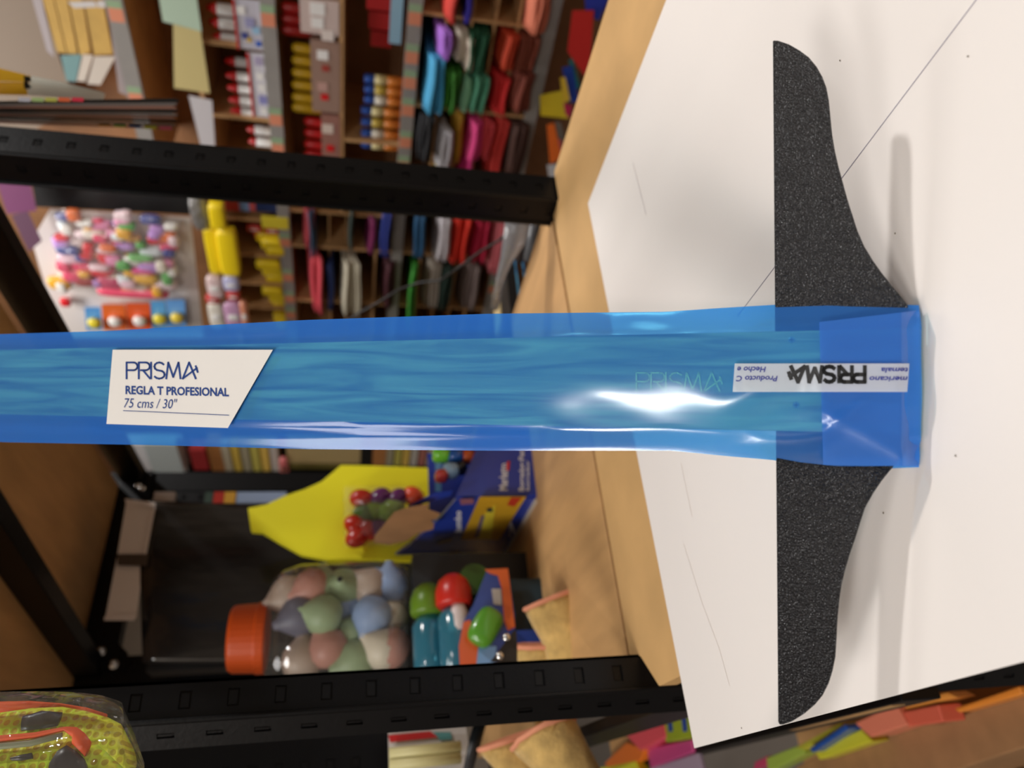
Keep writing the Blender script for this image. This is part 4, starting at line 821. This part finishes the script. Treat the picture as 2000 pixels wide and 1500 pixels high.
# ------------------------------------------------------------------ packs hanging on the right side of the rack
YG = mat('amber_print_film', lin(236, 182, 44), .3, coat=.5); PG = mat('pearly_film', lin(248, 246, 230), .25, coat=.6)
for i, (q1, q2) in enumerate((([(-40, 124), (60, 148), (60, 160), (-40, 158)], [(50, 146), (120, 160), (200, 180), (205, 184), (60, 162)]), ([(-40, 160), (56, 160), (54, 186), (-40, 184)], [(46, 160), (120, 168), (206, 182), (202, 196), (56, 186)]))):
    t = thing('glue_pack', 'pearly tapering pack with %s top hanging right of the rack' % ('an amber printed', 'a deep yellow printed')[i], 'pack', tuple(px_(100, 180, .80+.01*i)))
    X_ = .80+.012*i
    mk('printed_top', prism(q1, lambda a, b, t_: px_(a, b, X_+t_), 0, .006), YG, t); mk('film_tail', prism(q2, lambda a, b, t_: px_(a, b, X_+t_), 0, .005), PG, t)
    mk('black_print', prism([(46, 148+14*i), (58, 150+16*i), (60, 158+14*i), (48, 162+12*i)], lambda a, b, t_: px_(a, b, X_-.001+t_), 0, .0006), plain(20, 18, 16, .5), t)
for k in range(9):
    q = [(-40, 198+4.6*k), (340-4*(k % 3), 192+7.0*k), (352-4*(k % 3), 196+7.0*k), (345-6*(k % 2), 200+6.6*k), (-40, 202.6+4.6*k)]
    t = mk('blister_sheet', prism(q, lambda a, b, t_: px_(a, b, .735+.008*k+t_), 0, .05), (plain(40, 38, 36, .25, coat=.6), plain(120, 112, 108, .2, coat=.8), plain(150, 110, 96, .3, coat=.6))[k % 3], None, 'thin blister card in the bunch hanging edge on beside the right post', 'blister card', 'blister cards hanging edge on')
    if k in (0, 8):
        for j, c in enumerate(((196, 196, 206), (170, 196, 130), (190, 190, 90), (226, 110, 70), (214, 60, 80)) if k == 0 else ((196, 140, 60), (140, 170, 70), (60, 84, 130), (190, 190, 70), (206, 100, 120))):
            x0 = (36+26*j) if k == 0 else (192+30*j)
            yb = (190 if k == 0 else 238+ (x0-190)*.06)
            mk('colour_field', prism([(x0, yb), (x0+23, yb+1), (x0+23, yb+9), (x0, yb+8)], lambda a, b, t_: px_(a, b, (.7335 if k == 0 else .797)+t_), 0, .001), plain(*c, .4), t)

# ------------------------------------------------------------------ bagged safety vests in front of the left post
VY = .50
def vestmat():
    M = mat('vest_mesh', lin(206, 226, 40), .6); nt = M.node_tree; N = nt.nodes; L = nt.links; b = N['Principled BSDF']
    tc = N.new('ShaderNodeTexCoord'); v = N.new('ShaderNodeTexVoronoi'); v.inputs['Scale'].default_value = 200; v.inputs['Randomness'].default_value = .3; v.voronoi_dimensions = '2D'; mp = N.new('ShaderNodeMapping'); mp.inputs['Rotation'].default_value = (math.radians(-90), 0, 0); L.new(tc.outputs['Object'], mp.inputs[0]); L.new(mp.outputs[0], v.inputs['Vector'])
    n = N.new('ShaderNodeTexNoise'); n.inputs['Scale'].default_value = 22; L.new(tc.outputs['Object'], n.inputs['Vector'])
    r = N.new('ShaderNodeValToRGB'); r.color_ramp.elements[0].color = (*lin(214, 250, 60), 1); r.color_ramp.elements[1].color = (*lin(240, 240, 60), 1); r.color_ramp.elements[0].position = .42; r.color_ramp.elements[1].position = .6; L.new(n.outputs['Fac'], r.inputs[0])
    lt = N.new('ShaderNodeMath'); lt.operation = 'LESS_THAN'; lt.inputs[1].default_value = .33; L.new(v.outputs['Distance'], lt.inputs[0])
    mx = N.new('ShaderNodeMixRGB'); mx.inputs[2].default_value = (*lin(206, 190, 40), 1); L.new(lt.outputs[0], mx.inputs[0]); L.new(r.outputs[0], mx.inputs[1]); L.new(mx.outputs[0], b.inputs['Base Color'])
    bp = N.new('ShaderNodeBump'); bp.inputs['Strength'].default_value = .6; bp.inputs['Distance'].default_value = .002; L.new(v.outputs['Distance'], bp.inputs['Height']); L.new(bp.outputs[0], b.inputs['Normal'])
    return M
VM = vestmat(); OR = mat('orange_trim', lin(240, 96, 44), .6, bump=.3, bscale=700, bdist=.0005); RF = plain(60, 58, 60, .35)
def fold(q, Y, th, mt, name, parent):        # puffy folded cloth following a pixel outline given as two edges
    a, b = q; n = len(a); nv = 12; V = []
    for i in range(n):
        for j in range(nv):
            ph = 2*math.pi*j/nv; u = (1-math.cos(ph))/2; x = a[i][0]+(b[i][0]-a[i][0])*u; y = a[i][1]+(b[i][1]-a[i][1])*u
            P = py_(x, y, Y); V.append(Vector((P.x, Y - math.sin(ph)*th/2, P.z)))
    Fc = [(i*nv+j, i*nv+(j+1) % nv, (i+1)*nv+(j+1) % nv, (i+1)*nv+j) for i in range(n-1) for j in range(nv)] + [tuple(range(nv)), tuple((n-1)*nv+j for j in range(nv))]
    return mk(name, (V, Fc), mt, parent, smooth=True)
v1 = thing('safety_vest', 'folded neon yellow mesh safety vest with orange trim, rear one in the bag pair', 'vest', tuple(py_(260, 1440, VY+.025)))
fold(([(-120, 1392), (0, 1392), (60, 1382), (110, 1378), (160, 1384), (205, 1398), (236, 1414), (246, 1440)], [(-120, 1520), (0, 1520), (60, 1520), (110, 1520), (160, 1520), (205, 1520), (245, 1518), (262, 1500)]), VY+.02, .028, VM, 'mesh_cloth', v1)
fold(([(-120, 1370), (0, 1370), (60, 1369), (120, 1374), (170, 1382), (208, 1394)], [(-120, 1393), (0, 1392), (60, 1383), (120, 1380), (170, 1389), (205, 1400)]), VY+.006, .008, OR, 'orange_trim', v1)
fold(([(45, 1398), (62, 1394), (80, 1388), (122, 1391)], [(42, 1428), (60, 1426), (80, 1424), (112, 1418)]), VY+.004, .004, RF, 'reflective_band', v1)
v2 = thing('safety_vest', 'folded neon yellow mesh safety vest with orange corner, front one in the bag pair', 'vest', tuple(py_(230, 1490, VY-.02)))
fold(([(-120, 1452), (0, 1446), (60, 1438), (120, 1424), (150, 1424), (180, 1446), (210, 1470), (232, 1492)], [(-120, 1600), (0, 1600), (60, 1600), (120, 1590), (150, 1580), (185, 1560), (215, 1550), (240, 1530)]), VY-.015, .024, VM, 'mesh_cloth', v2)
fold(([(-120, 1440), (0, 1436), (70, 1430), (130, 1419), (150, 1420), (166, 1432), (178, 1448)], [(-120, 1454), (0, 1450), (70, 1442), (125, 1428), (142, 1440), (140, 1452), (166, 1478)]), VY-.029, .006, OR, 'orange_trim', v2)
fold(([(98, 1488), (112, 1466), (130, 1455), (150, 1468), (165, 1482)], [(98, 1520), (112, 1522), (130, 1524), (150, 1526), (178, 1530)]), VY-.029, .005, RF, 'reflective_band', v2)
fold(([(-60, 1452), (0, 1450), (60, 1444), (122, 1430)], [(-60, 1466), (0, 1464), (60, 1458), (120, 1442)]), VY-.030, .003, plain(150, 156, 130, .3), 'reflective_band', v2)
fold(([(20, 1480), (40, 1474), (62, 1470)], [(24, 1486), (42, 1486), (64, 1482)]), VY-.029, .003, RF, 'reflective_band', v2)
def bagq(front):
    E = [(-140, 1350, 1620), (0, 1351, 1620), (90, 1350, 1620), (150, 1352, 1610), (200, 1358, 1600), (238, 1371, 1580), (244, 1390, 1560), (262, 1430, 1545), (282, 1490, 1530)]
    def f(u, v):
        k = u*(len(E)-1); i = min(int(k), len(E)-2); t = k-i; x = E[i][0]+(E[i+1][0]-E[i][0])*t; a = E[i][1]+(E[i+1][1]-E[i][1])*t; b = E[i][2]+(E[i+1][2]-E[i][2])*t
        w_ = math.sin(math.pi*min(1, max(0, v*1.0)))**.5*(1-u**6)
        Y = VY + ((-.042 if front else .045))*w_ + .0022*math.sin(u*31+v*17)+.0016*math.sin(v*43-u*9)
        return py_(x, a+(b-a)*v, Y)
    return sheetgrid(f, 34, 20)
vb = thing('vest_bag', 'clear crinkled plastic bag around the neon safety vests hung by the left post', 'bag', tuple(py_(282, 1500, VY)))
mk('bag_film', bagq(True), film('vest_film', (.97, .96, .94), (.85, .82, .78), .06, rough=.07, bump=.7, bscale=35, bdist=.005), vb, smooth=True)
mk('bag_film', bagq(False), film('vest_film', None, None, 0), vb, smooth=True)

# ------------------------------------------------------------------ left edge behind the post
mk('slotted_rail', strip((.040, .95, 0), (1, 0, 0), None, (0, -1, 0), .06, .19, .7165, [.2+.0285*k for k in range(18)], .012, .010, .004), M_black, None, 'black slotted rail hanging from the upper shelf behind the left post', 'rail')
RW = thing('price_roll_pack', 'red and white pack of cream rolls hanging behind the left post', 'pack', tuple(py_(900, 1480, .9)))
def leftq(nm, q, mt, p, Y, th=.006): return mk(nm, prism(q, lambda a, b, t: py_(a, b, Y+t), 0, th), mt, p)
leftq('card', [(758, 1425), (910, 1420), (915, 1450), (905, 1500), (880, 1540), (760, 1540)], plain(206, 200, 194, .4, coat=.4), RW, .905)
leftq('red_header', [(758, 1436), (840, 1428), (856, 1440), (762, 1450)], plain(190, 36, 36, .4), RW, .903, .001)
for x0 in (816, 816):
    pass
for (x, y0, y1) in ((830, 1462, 1540), (815, 1484, 1540)):
    a, b = py_(x-12, 1450, .895), py_(x+70, 1450, .895)
    mk('cream_roll', cyl(py_(760, y0+10, .893), py_(900, y0-4, .893), .006, n=12), plain(206, 196, 140, .5), RW, smooth=True)
leftq('teal_mark', [(846, 1430), (880, 1430), (884, 1444), (860, 1446)], plain(90, 150, 150, .4), RW, .903, .001)
mk('grey_post', cyl(py_(895, 1560, .98), py_(940, 1405, .98), .008, n=10), plain(54, 52, 52, .4), None, 'dark grey tube standing behind the red and white pack', 'tube', smooth=True)

# ------------------------------------------------------------------ neon packs on the shelves under the sheet
ZL = -.25
def low(nm, lab_, cat, q, zb, th, mt, grp=None, bevel=.002):
    P = [pz(x, y, zb+th) for x, y in q]; n = len(P)
    V = [p - Vector((0, 0, th)) for p in P] + P
    return mk(nm, (V, [tuple(range(n))[::-1], tuple(range(n, 2*n))] + [(i, (i+1) % n, n+(i+1) % n, n+i) for i in range(n)]), mt, None, lab_, cat, grp, bevel=bevel)
NEON = [('coral pink neon pack with dark print on the lower shelf', (232, 84, 96), [(1222, 1436), (1292, 1398), (1300, 1440), (1250, 1466)], .03), ('lime green neon pack with blue stripes on the lower shelf', (160, 176, 40), [(1294, 1402), (1350, 1385), (1362, 1440), (1300, 1450)], .028),
        ('orange neon pack on the lower shelf', (236, 120, 40), [(1180, 1490), (1222, 1450), (1260, 1462), (1250, 1486), (1190, 1510)], .02), ('yellow neon pack beside the orange neon pack', (226, 220, 50), [(1168, 1500), (1240, 1484), (1260, 1530), (1168, 1540)], .02),
        ('magenta and violet neon pack under the lime pack', (196, 70, 130), [(1262, 1462), (1350, 1444), (1352, 1470), (1270, 1500)], .012), ('lilac wrapped pack under the violet neon pack', (170, 150, 170), [(1270, 1500), (1362, 1470), (1380, 1540), (1260, 1540)], .008)]
for l_, c, q, th in NEON:
    o = low('neon_pack', l_, 'neon pack', q, ZL, th, plain(*c, .35, coat=.5))
for k in (1302, 1330): low('stripe_tab', 'narrow blue band around the lime green neon pack', 'band', [(k, 1398), (k+8, 1395), (k+11, 1428), (k+4, 1430)], ZL+.0285, .001, plain(40, 70, 150, .4), 'blue bands on the lime pack', 0)
ZM = -.645
low('cardboard_tray', 'open brown cardboard tray of neon packs on the bottom shelf', 'tray', [(1550, 1500), (1720, 1412), (1840, 1412), (1990, 1350), (2060, 1440), (1700, 1560)], ZM, .13, M_card)
for l_, c, q, th in (('salmon pink pack on the cardboard tray', (236, 136, 108), [(1668, 1412), (1748, 1374), (1772, 1416), (1700, 1440)], .17), ('glossy coral pack beside the salmon pink pack', (222, 104, 80), [(1752, 1392), (1832, 1376), (1842, 1410), (1772, 1420)], .165), ('long orange pack on the cardboard tray', (236, 156, 70), [(1755, 1372), (1850, 1352), (1870, 1362), (1770, 1386)], .16),
                     ('bright orange pack at the end of the cardboard tray', (240, 146, 56), [(1862, 1384), (1990, 1340), (1996, 1356), (1872, 1392)], .155), ('yellow neon pack on the bottom shelf tray', (216, 212, 56), [(1590, 1466), (1680, 1424), (1704, 1448), (1600, 1484)], .16), ('blue pack between yellow and mustard packs', (36, 84, 164), [(1580, 1462), (1650, 1414), (1656, 1424), (1586, 1470)], .18),
                     ('mustard yellow pack behind the blue pack', (190, 186, 60), [(1552, 1460), (1640, 1412), (1648, 1418), (1570, 1466)], .17), ('lime pack at the corner of the bottom tray', (170, 196, 80), [(1496, 1480), (1560, 1455), (1574, 1470), (1500, 1510)], .16), ('pink pack beside the lime pack on the bottom tray', (206, 70, 110), [(1474, 1488), (1498, 1476), (1500, 1494), (1470, 1505)], .16)):
    low('neon_pack', l_, 'neon pack', q, ZM+.1305, th-.1305, plain(*c, .4, coat=.4))
